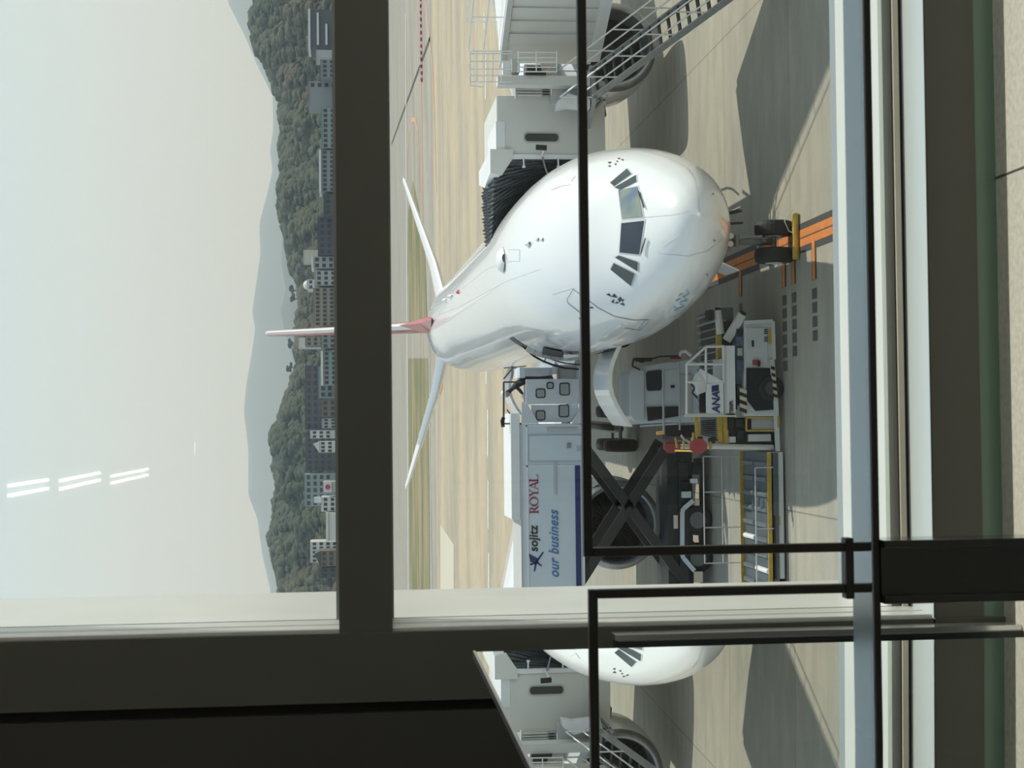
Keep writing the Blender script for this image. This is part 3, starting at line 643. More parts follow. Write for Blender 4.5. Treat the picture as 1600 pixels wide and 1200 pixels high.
# cab
def c3(px, py, y): return at(px, py, y=y)
YC = 45.6
xl = c3(840,247,YC).x; xr = c3(840,150,YC).x; zbC = c3(925,200,YC).z; ztC = c3(776,200,YC).z
cb = MB().box(xl, xr, YC, YC+4.2, zbC-.4, ztC); cb.build('cab', BRIDGE, br, bevel=.03)
MB().box(xl-.03, xl+.10, YC-.06, YC+4.25, zbC-.4, ztC-.05).build('cab_edge', WPAINT, br)
xs0 = c3(845,221,YC).x; xs1 = c3(845,209,YC).x
zw0, zw1 = c3(872,214,YC).z, c3(820,214,YC).z
rrect(xs0-.045, xs1+.045, zw0-.045, zw1+.045, YC-.02, .03, .12).build('window_frame', GREYP, br)
rrect(xs0, xs1, zw0, zw1, YC-.035, .03, .10).build('window_pane', TINT, br)
# stepped hood above the canopy
zA = c3(775,214,YC).z; yA = at(762,214,z=zA).y; zB = c3(766,250,YC-.1).z; yB = at(748,250,z=zB).y
X_ = lambda py: c3(790, py, YC).x
MB().box(X_(236), X_(190), YC-.02, yA, ztC-.25, zA).build('hood_step', WPAINT, br)
xh = X_(282)
def plan(pts, z0, z1, nm, m): return MB().prism([(x, y, z0) for x, y in pts], (0,0,z1-z0)).build(nm, m, br)
plan([(X_(235), YC-.1), (X_(270), YC-.1), (at(757,294,z=zB).x, at(757,294,z=zB).y), (at(748,290,z=zB).x, yB), (X_(235), yB)], zB-.32, zB, 'hood', WPAINT)
MB().prism([(X_(234), YC-.11, c3(801,240,YC).z), (X_(248), YC-.11, c3(801,240,YC).z), (X_(275), YC-.11, zB-.34), (X_(271), YC-.11, zB-.01), (X_(234), YC-.11, zB-.01)], (0,.08,0)).build('hood_cheek', BRIDGE, br)
# pleated canopy
PL = mat('pleated_canopy', (.075,.09,.10), .6, 0, .4, 3, .2, stretch=(1,1,6))
def cab_fr(n):
    z0, z1 = zbC+.05, ztC+.05; y0, y1 = YC+.08, YC+4.0; P_ = []
    for k in range(n): P_.append(Vector((xl-.02, y0, z0+(z1-z0)*k/(n-1))))
    for k in range(1, n): P_.append(Vector((xl-.02, y0+(y1-y0)*k/(n-1), z1)))
    for k in range(1, n): P_.append(Vector((xl-.02, y1, z1-(z1-z0)*k/(n-1))))
    return P_
def fus_fr(n):
    s0 = (YC+.9-NY); s1 = (YC+3.9-NY); P_ = []; th = [math.radians(92-72*k/(n-1)) for k in range(n)]
    def f_(s_, t_):
        c = fus(s_, t_); ctr = A(s_,0,0); return c+(c-ctr).normalized()*-.04
    P_ += [f_(s0+.9*(k/(n-1))*1.6, th[k]) for k in range(n)]
    P_ += [f_(s0+1.44+(s1-s0-1.44)*k/(n-1), th[-1]) for k in range(1, n)]
    P_ += [f_(s1, th[n-1-k]) for k in range(1, n)]
    return P_
n = 12; a_ = cab_fr(n); b_ = fus_fr(n); rg = []
M_ = 18
for i in range(M_*2+1):
    t = i/(M_*2); zz = (.10 if i % 2 else -.02)*math.sin(PI*min(1,max(0,t*.96+.02)))**.3
    row = []
    for k in range(len(a_)):
        q = a_[k].lerp(b_[k], t)
        if k < n: o_ = Vector((0,-1,.15))
        elif k < 2*n-1: o_ = Vector((0,-.1,1))
        else: o_ = Vector((0,1,.1))
        row.append(q+o_*zz*(1+.5*math.sin(k*1.7+i)))
    rg.append(row)
MB().loft(rg, close=False).build('pleated_canopy', PL, br)
for zq in (818, 872):
    mb = MB(); p_ = c3(zq, 247, YC-.08); mb.tube(p_, p_+Vector((-.28,-.05,0)), .025); mb.tube(p_+Vector((-.24,-.05,0)), p_+Vector((-.30,-.05,0)), .05)
    mb.build('canopy_hook', WPAINT, br)
p_ = c3(845, 245, YC-.1); 
mb = MB(); mb.path([p_, p_+Vector((.12,-.35,-.05)), c3(845, 234, YC-.55)], .025); mb.build('mirror_arm', WPAINT, br)
q_ = c3(846, 231, YC-.55); MB().obox(q_+Vector((0,0,-.16)), (.05,0,1), .33, .16, .05, up=(0,1,0)).build('mirror', DARK, br, bevel=.015)
MB().path([c3(848,246,YC-.12), c3(852,262,YC-.2), c3(860,283,YC-.1)], .03).build('hose', STEEL, br)
# service landing and lift column between cab and tunnel
YS = 44.2
def b3(px0, py0, px1, py1, y0, dy, nm, m, bev=0):
    a = c3(px0, py0, y0); b = c3(px1, py1, y0)
    return MB().box(min(a.x,b.x), max(a.x,b.x), y0, y0+dy, min(a.z,b.z), max(a.z,b.z)).build(nm, m, br, bevel=bev)
b3(778,132,922,119,YS,.5,'column_casing',BRIDGE)
b3(806,152,862,132,YS+.9,.3,'louvre_panel',GREYP)
mb = MB()
for k in range(4):
    a = c3(808,135+k*4.2,YS+.86); b = c3(846,137.4+k*4.2,YS+.86); mb.box(b.x, a.x, YS+.83, YS+.9, b.z, a.z)
mb.build('louvre', BRIDGE, br)
mb = MB()
for k in range(4):
    a = c3(848,134+k*4.2,YS+.82); b = c3(858,135.7+k*4.2,YS+.82); mb.box(b.x, a.x, YS+.80, YS+.84, b.z, a.z)
mb.build('vent_slot', DARK, br)
b3(862,160,922,130,YS+.6,.4,'service_box',GREYP)
a = [c3(888,165,YS),c3(870,169,YS),c3(871,158,YS),c3(888,146,YS),c3(922,155,YS),c3(922,169,YS)]
MB().prism(a, (0,.5,0)).build('angled_cover', WPAINT, br)
b3(820,118,870,101,YS+.15,.3,'landing_wall',BRIDGE)
b3(823,110,846,103,YS-.1,.05,'doorway',DARK); b3(821,117,853,112,YS-.1,.05,'doorway',DARK)
b3(847,108,856,103,YS-.1,.04,'notice_board',mat('notice_orange', (.45,.27,.18), .6)); b3(857,111,869,103,YS-.1,.04,'notice_board',mat('notice_grey', (.35,.36,.35), .6))
b3(786,128,800,96,YS+.3,.8,'machinery_box',WPAINT)
b3(800,112,812,92,YS+.1,.5,'machinery_box',GREYP)
rl_ = MB()
for z_ in (735,745,757,770,783): rl_.tube(c3(z_,128,YS-.3), c3(z_,80,YS-.9), .018, 6)
for y_ in (128,118,108,96,84,80): rl_.tube(c3(735,y_,YS-.4), c3(800,y_,YS-.4), .018, 6)
for y_ in (82,90,97,105,112): rl_.tube(c3(808,y_,YS-.45), c3(870,y_,YS-.45), .018, 6)
for z_ in (810,838,870): rl_.tube(c3(z_,112,YS-.5), c3(z_,80,YS-.8), .018, 6)
for (x_,y_),(x2,y2) in (((735,134),(735,120)),((755,136),(735,134)),((735,134),(733,100))): rl_.tube(c3(x_,y_,YS-.4), c3(x2,y2,YS-.4), .018, 6)
rl_.build('platform_railing', mat('railing_grey', None), br)
# stairs
S0 = at(928,152,z=4.72); S1 = at(1140,-2,z=1.62)
dS = (S1-S0); dS = dS*(4.72/3.10)              # run down to the apron
hz = Vector((dS.x, dS.y, 0)).normalized(); sd_ = Vector((-hz.y, hz.x, 0)); 
WS = .95
stt = MB(); 
for o_ in (Vector(), sd_*WS): stt.bar(S0+o_, S0+o_+dS, .05, .22, up=(0,0,1))
stt.build('stair_stringer', WGREY, br)
tr = MB(); N_ = 22
for k in range(N_):
    q = S0+dS*((k+.5)/N_); tr.obox(q-hz*.13+sd_*(WS/2), hz, .26, WS-.06, .035)
tr.build('stair_tread', DARK, br)
r2 = MB()
for o_ in (Vector(), sd_*WS):
    for hh in (.5, 1.0): r2.tube(S0+o_+Vector((0,0,hh)), S0+dS+o_+Vector((0,0,hh)), .024, 6)
    for k in range(8): q = S0+dS*(k/7)+o_; r2.tube(q, q+Vector((0,0,1.0)), .022, 6)
r2.build('stair_railing', mat('railing_grey', None), br)
MB().obox(S0-hz*1.3+sd_*WS/2+Vector((0,0,.0)), hz, 1.4, WS+.3, .12).build('landing', WGREY, br)
mb = MB(); pts = [at(925,152,z=4.3), at(934,156,z=4.0), at(944,166,z=3.7), at(946,180,z=3.5), at(938,190,z=3.4), at(922,197,z=3.4)]
mb.path(pts, .035, 8); mb.build('hanging_cable', BLACK, br)
mb = MB()
for a,b in (((920,140),(945,160)),((923,165),(938,150)),((930,168),(948,150))): mb.bar(at(*a,z=4.45), at(*b,z=4.45), .07)
mb.build('cable_bracket', WGREY, br)

# ================================================================ CATERING TRUCK
ct = thing('catering_truck', 'white high-lift catering truck with its body raised on black scissor legs', 'truck', (-2, 50.5, 0))
YT = 49.7
def t3(px, py, y=YT): return at(px, py, y=y)
def tb(px0, py0, px1, py1, dy, nm, m, y=YT, bev=0, par=None):
    a = t3(px0, py0, y); b = t3(px1, py1, y)
    return MB().box(min(a.x,b.x), max(a.x,b.x), y, y+dy, min(a.z,b.z), max(a.z,b.z)).build(nm, m, par or ct, bevel=bev)
BODY = mat('truck_body_blue_white', (.55,.62,.68), .4, 0, .04, 1)
zB1 = t3(816,740).z; zB0 = t3(912,740).z; xB1 = t3(860,662).x; xB0 = -6.6
body = MB().box(xB0, xB1, YT, YT+2.45, zB0, zB1).build('box_body', BODY, ct)
MB().box(xB0, xB1-.02, YT-.02, YT+2.45, zB1, zB1+.06).build('roof_edge', GREYP, ct)
MB().box(t3(800,812).x, xB1+.35, YT+.05, YT+2.4, zB1+.06, zB1+.36).build('roof_cover', WPAINT, ct, bevel=.02)
mb = MB()
for z_ in (822, 909): mb.box(xB0, xB1, YT-.03, YT, t3(z_+3,740).z, t3(z_,740).z)
for y_ in (664, 727): mb.box(t3(860,y_+2).x, t3(860,y_).x, YT-.03, YT, zB0, zB1)
mb.build('body_trim', WPAINT, ct)
tb(826,721,909,680,.03,'side_door',BODY,YT-.03); 
mb = MB(); P4 = [(826,721),(826,680),(909,680),(909,721)]
for p_, q_ in zip(P4, P4[1:]+P4[:1]): mb.bar(t3(*p_,YT-.04), t3(*q_,YT-.04), .02)
mb.build('door_seam', GREYP, ct)
tb(886,700,892,692,.05,'door_latch',STEEL,YT-.06); tb(901,705,908,697,.04,'label_plate',GREYP,YT-.05)
tb(855,673,902,669,.06,'grab_handle',GREYP,YT-.1)
tb(866,772,869,722,.04,'side_hinge_rail',GREYP,YT-.05)
a = t3(898,727); b = t3(909,960)
MB().box(xB0, a.x, YT-.035, YT-.005, t3(907,800).z, t3(899,800).z).build('blue_stripe', NAVY, ct)
CRIM = mat('crimson_print', (.30,.02,.05), .5, 0, .05); BLUEP = mat('blue_print_and_reflection', (.06,.17,.38), .5, 0, .05); BKPr = mat('black_print', (.02,.02,.03), .5)
# lettering on the side
def glyph(mb, o, sc_, strokes, ring=None):
    for x0, y0, x1, y1, w_ in strokes:
        mb.bar(o+Vector((x0*sc_,0,y0*sc_)), o+Vector((x1*sc_,0,y1*sc_)), .02, w_*sc_, up=(0,0,1)) if abs(x1-x0) >= abs(y1-y0)*.2 else mb.box(o.x+min(x0,x1)*sc_-w_*sc_/2, o.x+max(x0,x1)*sc_+w_*sc_/2, o.y-.01, o.y+.01, o.z+min(y0,y1)*sc_, o.z+max(y0,y1)*sc_)
TK, TN = .15, .05
def arcst(cx, cy, rx, ry, a0, a1, w0, w1, n=12):
    out = []
    for k in range(n):
        p, q = a0+(a1-a0)*k/n, a0+(a1-a0)*(k+1)/n; wv = w0+(w1-w0)*abs(math.cos((p+q)/2))
        out.append((cx+rx*math.cos(p), cy+ry*math.sin(p), cx+rx*math.cos(q), cy+ry*math.sin(q), wv))
    return out
GL = {'R': [(.2,0,.2,1,TK),(.05,.03,.37,.03,TN),(.05,.97,.4,.97,TN),(.28,.52,.4,.52,TN),(.42,.5,.75,.03,TK),(.66,.03,.85,.03,TN)]+arcst(.38,.75,.24,.22,-PI/2,PI/2,TN,TK),
      'O': arcst(.5,.5,.42,.46,0,2*PI,TN,TK,22),
      'Y': [(.08,.97,.33,.97,TN),(.6,.97,.85,.97,TN),(.2,.97,.47,.5,TK),(.72,.97,.48,.5,TN),(.47,0,.47,.5,TK),(.32,.03,.62,.03,TN)],
      'A': [(.1,.03,.48,.98,TN),(.48,.98,.82,.03,TK),(.25,.35,.68,.35,TN),(.0,.03,.22,.03,TN),(.68,.03,.95,.03,TN)],
      'L': [(.2,0,.2,1,TK),(.05,.97,.36,.97,TN),(.05,.03,.75,.03,TN),(.74,.03,.76,.25,TN)]}
o_ = t3(841.5, 803, YT-.02); e_ = t3(841.5, 742, YT-.02); hh = (t3(827,800).z-t3(841,800).z); adv = (e_.x-o_.x)/4.1
mb = MB(); cx = 0
for ch_, wd in zip('ROYAL', (.84,.98,.78,.86,.8)):
    glyph(mb, o_+Vector((cx,0,0)), hh, GL[ch_]) if False else None
    tmp = MB(); glyph(tmp, Vector((0,0,0)), 1, GL[ch_]); k_ = len(mb.v); 
    mb.v += [Vector((o_.x+cx+v.x*adv*1.0, o_.y+v.y*.5, o_.z+v.z*hh)) for v in tmp.v]; mb.f += [tuple(i+k_ for i in f) for f in tmp.f]
    cx += wd*adv*.96
mb.build('lettering_royal', CRIM, ct)
o_ = t3(840, 862, YT-.02); text('sojitz', 'lettering_sojitz', BKPr, o_, .40, ct, bold=.008, space=1.05, sx=.93, shear=.12)
o_ = t3(873, 903, YT-.02); text('our business', 'lettering_business', BLUEP, o_, .46, ct, shear=.35, bold=.006, space=1.08, sx=.86)
mb = MB(); L_ = lambda *p: [t3(x, y, YT-.02) for x, y in p]
for pl in (L_((826,865),(841,873),(837,880),(829,878)), L_((848,862),(849.5,863.5),(839,880),(836,893),(834,892),(836.5,878)), L_((828,881),(840,877),(847,884),(846,885.5),(839,880.5),(829,883.5))): mb.prism(pl, (0,.015,0))
mb.build('logo_mark', NAVY, ct)
text('t ', 'lettering_edge', BLUEP, t3(873, 917, YT-.02), .42, ct, shear=.3) if False else None
# front platform, with two panel walls and rounded windows
PF = mat('platform_white', (.56,.60,.64), .4, 0, .05, 2)
zf1 = t3(826,600).z; 
tb(822,632,905,592,.05,'platform_wall',PF,YT-.12,.01)
tb(830,660,902,632,.05,'platform_wall',PF,YT+.25,.01)
tb(818,632,905,574,.05,'platform_back_wall',PF,YT+1.9,.01)
tb(905,663,913,573,2.0,'platform_floor',PF,YT)
tb(812,590,820,574,1.6,'platform_roof_rail',PF,YT+.1)
def gusset(pts): return MB().prism([t3(x, y, YT-.04) for x, y in pts], (0,.06,0))
gusset([(815,628),(822,628),(842,662),(815,662)]).build('corner_gusset', PF, ct); gusset([(912,640),(903,644),(893,662),(912,662)]).build('corner_gusset', PF, ct)
for (x0,y0,x1,y1,yy) in ((837,622,852,607,YT-.13),(874,618,890,598,YT-.13),(854,608,865,597,YT-.13),(837,657,852,641,YT+.24),(873,652,889,632,YT+.24)):
    a = t3(x0,y0,yy); b = t3(x1,y1,yy)
    fr_ = rrect(a.x, b.x, b.z, a.z, yy-.02, .02, .07).build('window_seal', DARK, ct)
    rrect(a.x+.035, b.x-.035, b.z+.035, a.z-.035, yy-.032, .022, .045).build('pane', mat('pane_grey', (.30,.32,.33), .2), fr_)
# curved rubber bumper hugging the fuselage
mb = MB()
pr_ = [(801,522),(812,535),(822,546),(835,557),(850,565),(866,571),(882,575),(904,577)]
for p_, q_ in zip(pr_, pr_[1:]): mb.bar(t3(*p_,YT-.45), t3(*q_,YT-.45), .10, .06); mb.bar(t3(p_[0]+3,p_[1]-7,YT-.4), t3(q_[0]+3,q_[1]-7,YT-.4), .06, .04)
mb.build('bumper_arc', DARK, ct)
mb = MB()
for p_ in pr_: mb.bar(t3(p_[0]+1,p_[1]-1,YT-.47), t3(p_[0]+4,p_[1]-8,YT-.42), .05)
mb.build('bumper_rung', WPAINT, ct)
mb = MB(); mb.bar(t3(787,597,YT+.3), t3(787,662,YT+.3), .06); mb.bar(t3(787,597,YT+.3), t3(815,597,YT+.3), .05); mb.bar(t3(787,662,YT+.3), t3(815,662,YT+.3), .05); mb.bar(t3(787,592,YT+.3), t3(803,573,YT+.6), .04); mb.bar(t3(787,575,YT+.6), t3(822,572,YT+.6), .03); mb.bar(t3(800,572,YT+.6), t3(800,592,YT+.6), .03); mb.bar(t3(792,640,YT+.3), t3(800,650,YT+.3), .04)
mb.build('platform_railing', mat('rail_brown', (.10,.075,.06), .6), ct)
MB().tube(t3(783,655,YT+.3), t3(788,657,YT+.3), .09, 10).tube(t3(783,664,YT+.3), t3(788,663,YT+.3), .09, 10).build('work_lamp', DARK, ct)
# scissor legs: two crossing pairs
def beam(p, q, y, wd=.26): 
    a = t3(*p, y); b = t3(*q, y); m_ = MB().bar(a, b, .14, wd, up=(0,1,0)) ; return m_
SC = mat('scissor_black', (.022,.026,.028), .45, .1, .2, 3)
ab = [((908,690),(1068,905)), ((1048,690),(905,915))]
for y_ in (YT+.1, YT+1.9):
    for (p_, q_) in ab:
        a = t3(*p_, YT); b = t3(*q_, YT); a.y = b.y = y_
        d = (b-a).normalized(); up = d.cross(Vector((0,1,0)))
        mb = MB().bar(a, b, .12, .30, up=up) if False else MB()
        nrm = Vector((0,1,0)).cross(d).normalized()*.16
        mb.hexa([a-nrm+Vector((0,-.06,0)), b-nrm+Vector((0,-.06,0)), b-nrm+Vector((0,.06,0)), a-nrm+Vector((0,.06,0)), a+nrm+Vector((0,-.06,0)), b+nrm+Vector((0,-.06,0)), b+nrm+Vector((0,.06,0)), a+nrm+Vector((0,.06,0))])
        mb.build('scissor_leg', SC, ct, bevel=.01)
pv = t3(983,797,YT); MB().tube(Vector((pv.x, YT-.05, pv.z)), Vector((pv.x, YT+2.1, pv.z)), .09).build('pivot_pin', SC, ct)
# chassis
zc1 = t3(1046,800).z
MB().box(xB0+.2, t3(1050,700).x, YT+.25, YT+2.2, t3(1085,800).z, zc1).build('chassis', SC, ct)
MB().box(xB0+.2, t3(1050,705).x, YT+.05, YT+.3, t3(1076,800).z, t3(1062,800).z).build('side_rail', SC, ct)
pth = [(1083,782),(1068,795),(1066,800),(1066,866),(1068,872),(1085,892)]
mb = MB()
for p_, q_ in zip(pth, pth[1:]): mb.bar(t3(*p_,YT-.12), t3(*q_,YT-.12), .05, .14, up=(0,0,1)) 
mb.build('wheel_guard', PF, ct)
for py in (813, 872, 590):
    c_ = t3(1098 if py > 600 else 1098, py, YT)
    for yy in (YT+.2, YT+2.2): wheel(Vector((c_.x, yy, .50)), (0,1,0), .50, .28, ct, hub=.55, hubm=mat('truck_hub', (.14,.15,.15), .5))
tb(1066,778,1080,768,.3,'side_box',PF,YT-.1); tb(1093,790,1086,779,.1,'side_marker',mat('reflector_cream', (.62,.55,.42), .5),YT-.12)
tb(1085,910,1098,893,.1,'side_marker',mat('reflector_cream', None),YT-.12); tb(1053,826,1059,805,.05,'side_marker',mat('reflector_cream', None),YT-.1)
tb(1079,755,1090,748,.3,'fuel_cap',WPAINT,YT-.05)
for (a0,b0,a1,b1) in ((1060,735,1075,722),(1085,742,1100,722),(1064,765,1076,752),(1087,728,1096,716),(1062,722,1070,712)): tb(a0,b0,a1,b1,.35,'valve_block',DARK,YT-.05,.02)
for x_ in (719,741,757): tb(1042,x_+5,1048,x_,.3,'outrigger_pad',SC,YT)
# cab
cabm = mat('truck_cab_white', (.56,.60,.62), .35, 0, .03, 1, coat=.3)
def cp(*p): return [t3(x, y, YT-.05) for x, y in p]
MB().prism(cp((990,575),(986,585),(986,650),(992,660),(1080,660),(1100,660),(1104,600),(1100,572),(1078,562),(1045,566),(1006,572)), (0,2.3,0)).build('cab_shell', cabm, ct, bevel=.03)
MB().prism(cp((1009,584),(1010,608),(1013,611),(1032,610),(1036,600),(1037,580),(1030,578),(1012,580)), (0,-.04,0)).build('cab_window', TINT, ct, bevel=.01)
MB().prism(cp((985,580),(983,590),(983,648),(990,656),(996,658),(1006,655),(1006,580),(998,574)), (0,-.08,0)).build('roof_spoiler', cabm, ct, bevel=.02)
MB().prism(cp((1010,636),(1061,635),(1061,650),(1012,658)), (0,-.06,0)).build('rear_quarter', DARK, ct)
tb(1062,650,1081,585,.06,'door_panel',GREYP,YT-.12,.01)
tb(1048,606,1054,602,.03,'door_handle',DARK,YT-.1)
mb = MB(); mb.path([t3(1002,566,YT-.2), t3(990,560,YT-.3), t3(988,572,YT-.3), t3(1000,578,YT-.2)], .03); mb.path([t3(1002,566,YT-.2), t3(1030,557,YT-.2), t3(1062,556,YT-.2)], .03); mb.obox(t3(992,562,YT-.3), (0,0,-1), .55, .12, .2)
mb.build('mirror_bracket', DARK, ct)
tb(1048,561,1064,556,.2,'indicator',mat('indicator_red', (.25,.03,.03), .4),YT-.15)
MB().path([t3(1062,557,YT-.2), t3(1064,550,YT-.2), t3(1072,549,YT-.2), t3(1080,556,YT-.2)], .05).build('step_guard', WPAINT, ct)
mb = MB(); mb.bar(t3(984,660,YT+.1), t3(1058,655,YT+.1), .05, .16); mb.bar(t3(1000,666,YT+.1), t3(1058,662,YT+.1), .05); mb.build('air_duct', PF, ct)
tb(1040,684,1085,664,.5,'rear_step',DARK,YT+.1)
mb = MB(); mb.tube(t3(1036,575,YT-.7), t3(1037,678,YT-.7), .04, 8); mb.tube(t3(1061,565,YT-.7), t3(1062,672,YT-.7), .03, 8); mb.tube(t3(1036,580,YT-.7), t3(1062,575,YT-.7), .025, 6); mb.build('guard_rail', GREYP, ct)

# worker leaning over the platform railing: one continuous skinned body
def person(base, name, label, lean=.5, face=-1):
    t = thing(name, label, 'person', base)
    J = [(0,0,.95),(0,0,1.15),(.02,0,1.38),(.06,0,1.50),(.10,0,1.62),(.12,0,1.74),     # 0-5 spine, neck, head
         (.0,.20,1.42),(.22,.26,1.22),(.42,.20,1.10),(.0,-.20,1.42),(.22,-.26,1.22),(.42,-.20,1.10),
         (0,.11,.90),(.04,.12,.50),(0,.12,.08),(.14,.13,.04),(0,-.11,.90),(-.02,-.12,.50),(-.08,-.12,.08),(.06,-.13,.04)]
    E_ = [(0,1),(1,2),(2,3),(3,4),(4,5),(2,6),(6,7),(7,8),(2,9),(9,10),(10,11),(0,12),(12,13),(13,14),(14,15),(0,16),(16,17),(17,18),(18,19)]
    R_ = [.15,.14,.15,.06,.085,.09,.07,.05,.04,.07,.05,.04,.10,.07,.05,.04,.10,.07,.05,.04]
    V_ = []
    for x, y, z in J:
        k = max(0, z-.95)*lean; V_.append((x*1.0+k, y, z-k*.35))
    me = bpy.data.meshes.new('body'); me.from_pydata(V_, E_, []); o = bpy.data.objects.new('body', me); C.objects.link(o); o.parent = t; o.rotation_euler = (0,0,face)
    md = o.modifiers.new('skin', 'SKIN'); ss = o.modifiers.new('sub', 'SUBSURF'); ss.levels = 2; ss.render_levels = 2
    for i, v in enumerate(me.skin_vertices[0].data): v.radius = (R_[i], R_[i]); v.use_root = (i == 0)
    me.materials.append(mat('dark_workwear', (.025,.03,.04), .8, 0, .3, 6))
    hp = Vector(V_[5]); hp.rotate(Matrix.Rotation(face, 4, 'Z').to_euler()); hp += Vector(base)
    def dome(nm, r, m, lo, c):
        MB().loft([[c+Vector((r*math.cos(p)*math.cos(a), r*math.cos(p)*math.sin(a), r*math.sin(p))) for a in [2*PI*k/16 for k in range(16)]] for p in [lo+(PI/2-lo)*k/6 for k in range(7)]], True, True).build(nm, m, t, smooth=True)
    dome('helmet', .145, mat('helmet_white', (.75,.76,.76), .3), -.1, hp+Vector((0,0,.03)))
    dome('face', .098, mat('skin', (.45,.29,.21), .6), -1.3, hp+Vector((-.02,-.03,-.03)))
    MB().tube(hp+Vector((-.02,-.11,-.03)), hp+Vector((-.02,-.15,-.05)), .018, 8, .008).build('nose', mat('skin', None), t)
    for q in (8, 11):
        h_ = Vector(V_[q]); h_.rotate(Matrix.Rotation(face, 4, 'Z').to_euler()); h_ += Vector(base); fg = MB(); fx = Vector((math.cos(face), math.sin(face), 0)); fy = Vector((-fx.y, fx.x, 0))
        fg.obox(h_, fx, .09, .075, .03)
        for k, ln in enumerate((.065,.075,.07,.055)): p_ = h_+fx*.09+fy*(-.028+.019*k); fg.tube(p_, p_+fx*ln*.6+Vector((0,0,-.01)), .009, 6); fg.tube(p_+fx*ln*.6+Vector((0,0,-.01)), p_+fx*ln+Vector((0,0,-.03)), .008, 6)
        fg.tube(h_+fx*.03+fy*.035, h_+fx*.075+fy*.06, .010, 6); fg.build('glove', mat('glove_white', (.6,.6,.58), .8), t)
    return t
wp = t3(905, 592, YT+.9); wp.z = t3(786,600,YT+.9).z-1.72
MB().box(wp.x-.5, wp.x+.5, YT+.4, YT+1.4, wp.z-.06, wp.z).build('standing_step', GREYP, ct); MB().box(wp.x-.45, wp.x+.45, YT+.5, YT+1.3, t3(905,600,YT).z, wp.z-.06).build('step_support', GREYP, ct)
person((wp.x, YT+.9, wp.z+.0), 'person', 'worker in dark clothes and a white helmet leaning forward on the raised truck platform', .45, PI*.97)

# ================================================================ CARGO LOADER
ld = thing('cargo_loader', 'white and yellow container loader parked beside the open cargo hold door', 'cargo loader', (-.5, 42.5, 0))
YL = 41.25
def lb(px0, py0, px1, py1, dy, nm, m, y=YL, bev=0):
    a = at(px0, py0, y=y); b = at(px1, py1, y=y)
    return MB().box(min(a.x,b.x), max(a.x,b.x), y, y+dy, min(a.z,b.z), max(a.z,b.z)).build(nm, m, ld, bevel=bev)
LW = mat('loader_white', (.56,.57,.55), .45, 0, .08, 3)
def lp(y, *p): return [at(a, b, y=y) for a, b in p]
# chassis: front white engine housing, hexagonal wheel arch, long low rear fender
MB().prism(lp(YL, (1163,504),(1205,502),(1209,508),(1209,560),(1212,650),(1163,650),(1160,640),(1163,575)), (0,.25,0)).build('chassis_side', LW, ld, bevel=.02)
lb(1166,568,1199,512,.05,'engine_hatch',mat('loader_panel', (.50,.52,.53), .4, 0, .05),YL-.05,.01)
mb = MB(); 
for (a,b) in (((1163,504),(1207,502)),((1207,502),(1209,562))): mb.bar(at(*a,y=YL-.06), at(*b,y=YL-.06), .10)
mb.build('bumper_frame', LW, ld)
lb(1175,542,1178,532,.03,'hatch_handle',DARK,YL-.08); lb(1168,545,1172,530,.03,'label_plate',GREYP,YL-.07)
text('GSH A 39', 'lettering_number', DARK, at(1193, 528, y=YL-.06), .12, ld) if False else None
mb = MB()
for k in range(7):
    if k != 3: mb.box(at(1194,534-k*3,y=YL).x, at(1194,532.4-k*3,y=YL).x, YL-.065, YL-.05, at(1198,520,y=YL).z, at(1193,520,y=YL).z)
mb.build('fleet_number', DARK, ld)
lb(1200,537,1205,515,.04,'reflector_strip',YEL,YL-.08)
lb(1177,570,1185,562,.12,'fire_extinguisher',mat('indicator_red', None),YL-.14,.02); lb(1185,572,1188,563,.1,'battery_switch',DARK,YL-.12)
MB().prism(lp(YL-.01, (1166,575),(1203,575),(1211,640),(1180,642),(1166,624)), (0,-.05,0)).build('wheel_arch', mat('arch_black', (.006,.012,.012), .9), ld)
wc = at(1188, 607, y=YL-.05); wheel(Vector((wc.x, YL-.02, .37)), (0,1,0), .36, .2, ld, hub=.5, hubm=mat('loader_hub', (.05,.06,.06), .5))
for yy in (YL+2.9,): wheel(Vector((wc.x, yy, .46)), (0,1,0), .44, .3, ld)
for xx in (-4.2,-3.1):
    for yy in (YL+.45, YL+2.2): wheel(Vector((xx, yy, .19)), (0,1,0), .18, .2, ld)
# outer lower beam with hazard chevrons
MB().prism(lp(YL-.12, (1203,562),(1210,562),(1216,625),(1219,705),(1213,705),(1209,625)), (0,.1,0)).build('side_beam', LW, ld)
mb = MB(); m2 = MB()
for k in range(11):
    y_ = 566+k*5.4; xo = (y_-562)*.10
    (mb if k % 2 else m2).prism(lp(YL-.14, (1203.5+xo,y_),(1209.5+xo,y_+2.2),(1210+xo,y_+7.4),(1204+xo,y_+5.2)), (0,.03,0))
mb.build('hazard_black', DARK, ld); m2.build('hazard_cream', mat('hazard_cream', (.55,.50,.36), .6), ld)
lb(1215,668,1218,650,.03,'reflector_strip',YEL,YL-.15)
lb(1206,905,1224,706,.35,'rear_fender',mat('fender_white', (.60,.61,.58), .45, 0, .05),YL-.1,.03)
lb(1217,821,1219,807,.03,'reflector_strip',YEL,YL-.13)
mb = MB(); mb.bar(at(1210,806,y=YL-.15), at(1212,905,y=YL-.15), .04, .05); mb.build('fender_rail', DARK, ld)
mb = MB(); m2 = MB()
for k in range(6):
    y_ = 606+k*6; (mb if k % 2 else m2).prism(lp(YL-.1, (1156,y_),(1167,y_+4),(1167,y_+10),(1156,y_+6)), (0,.03,0))
mb.build('hazard_black', DARK, ld); m2.build('hazard_cream', mat('hazard_cream', None), ld)
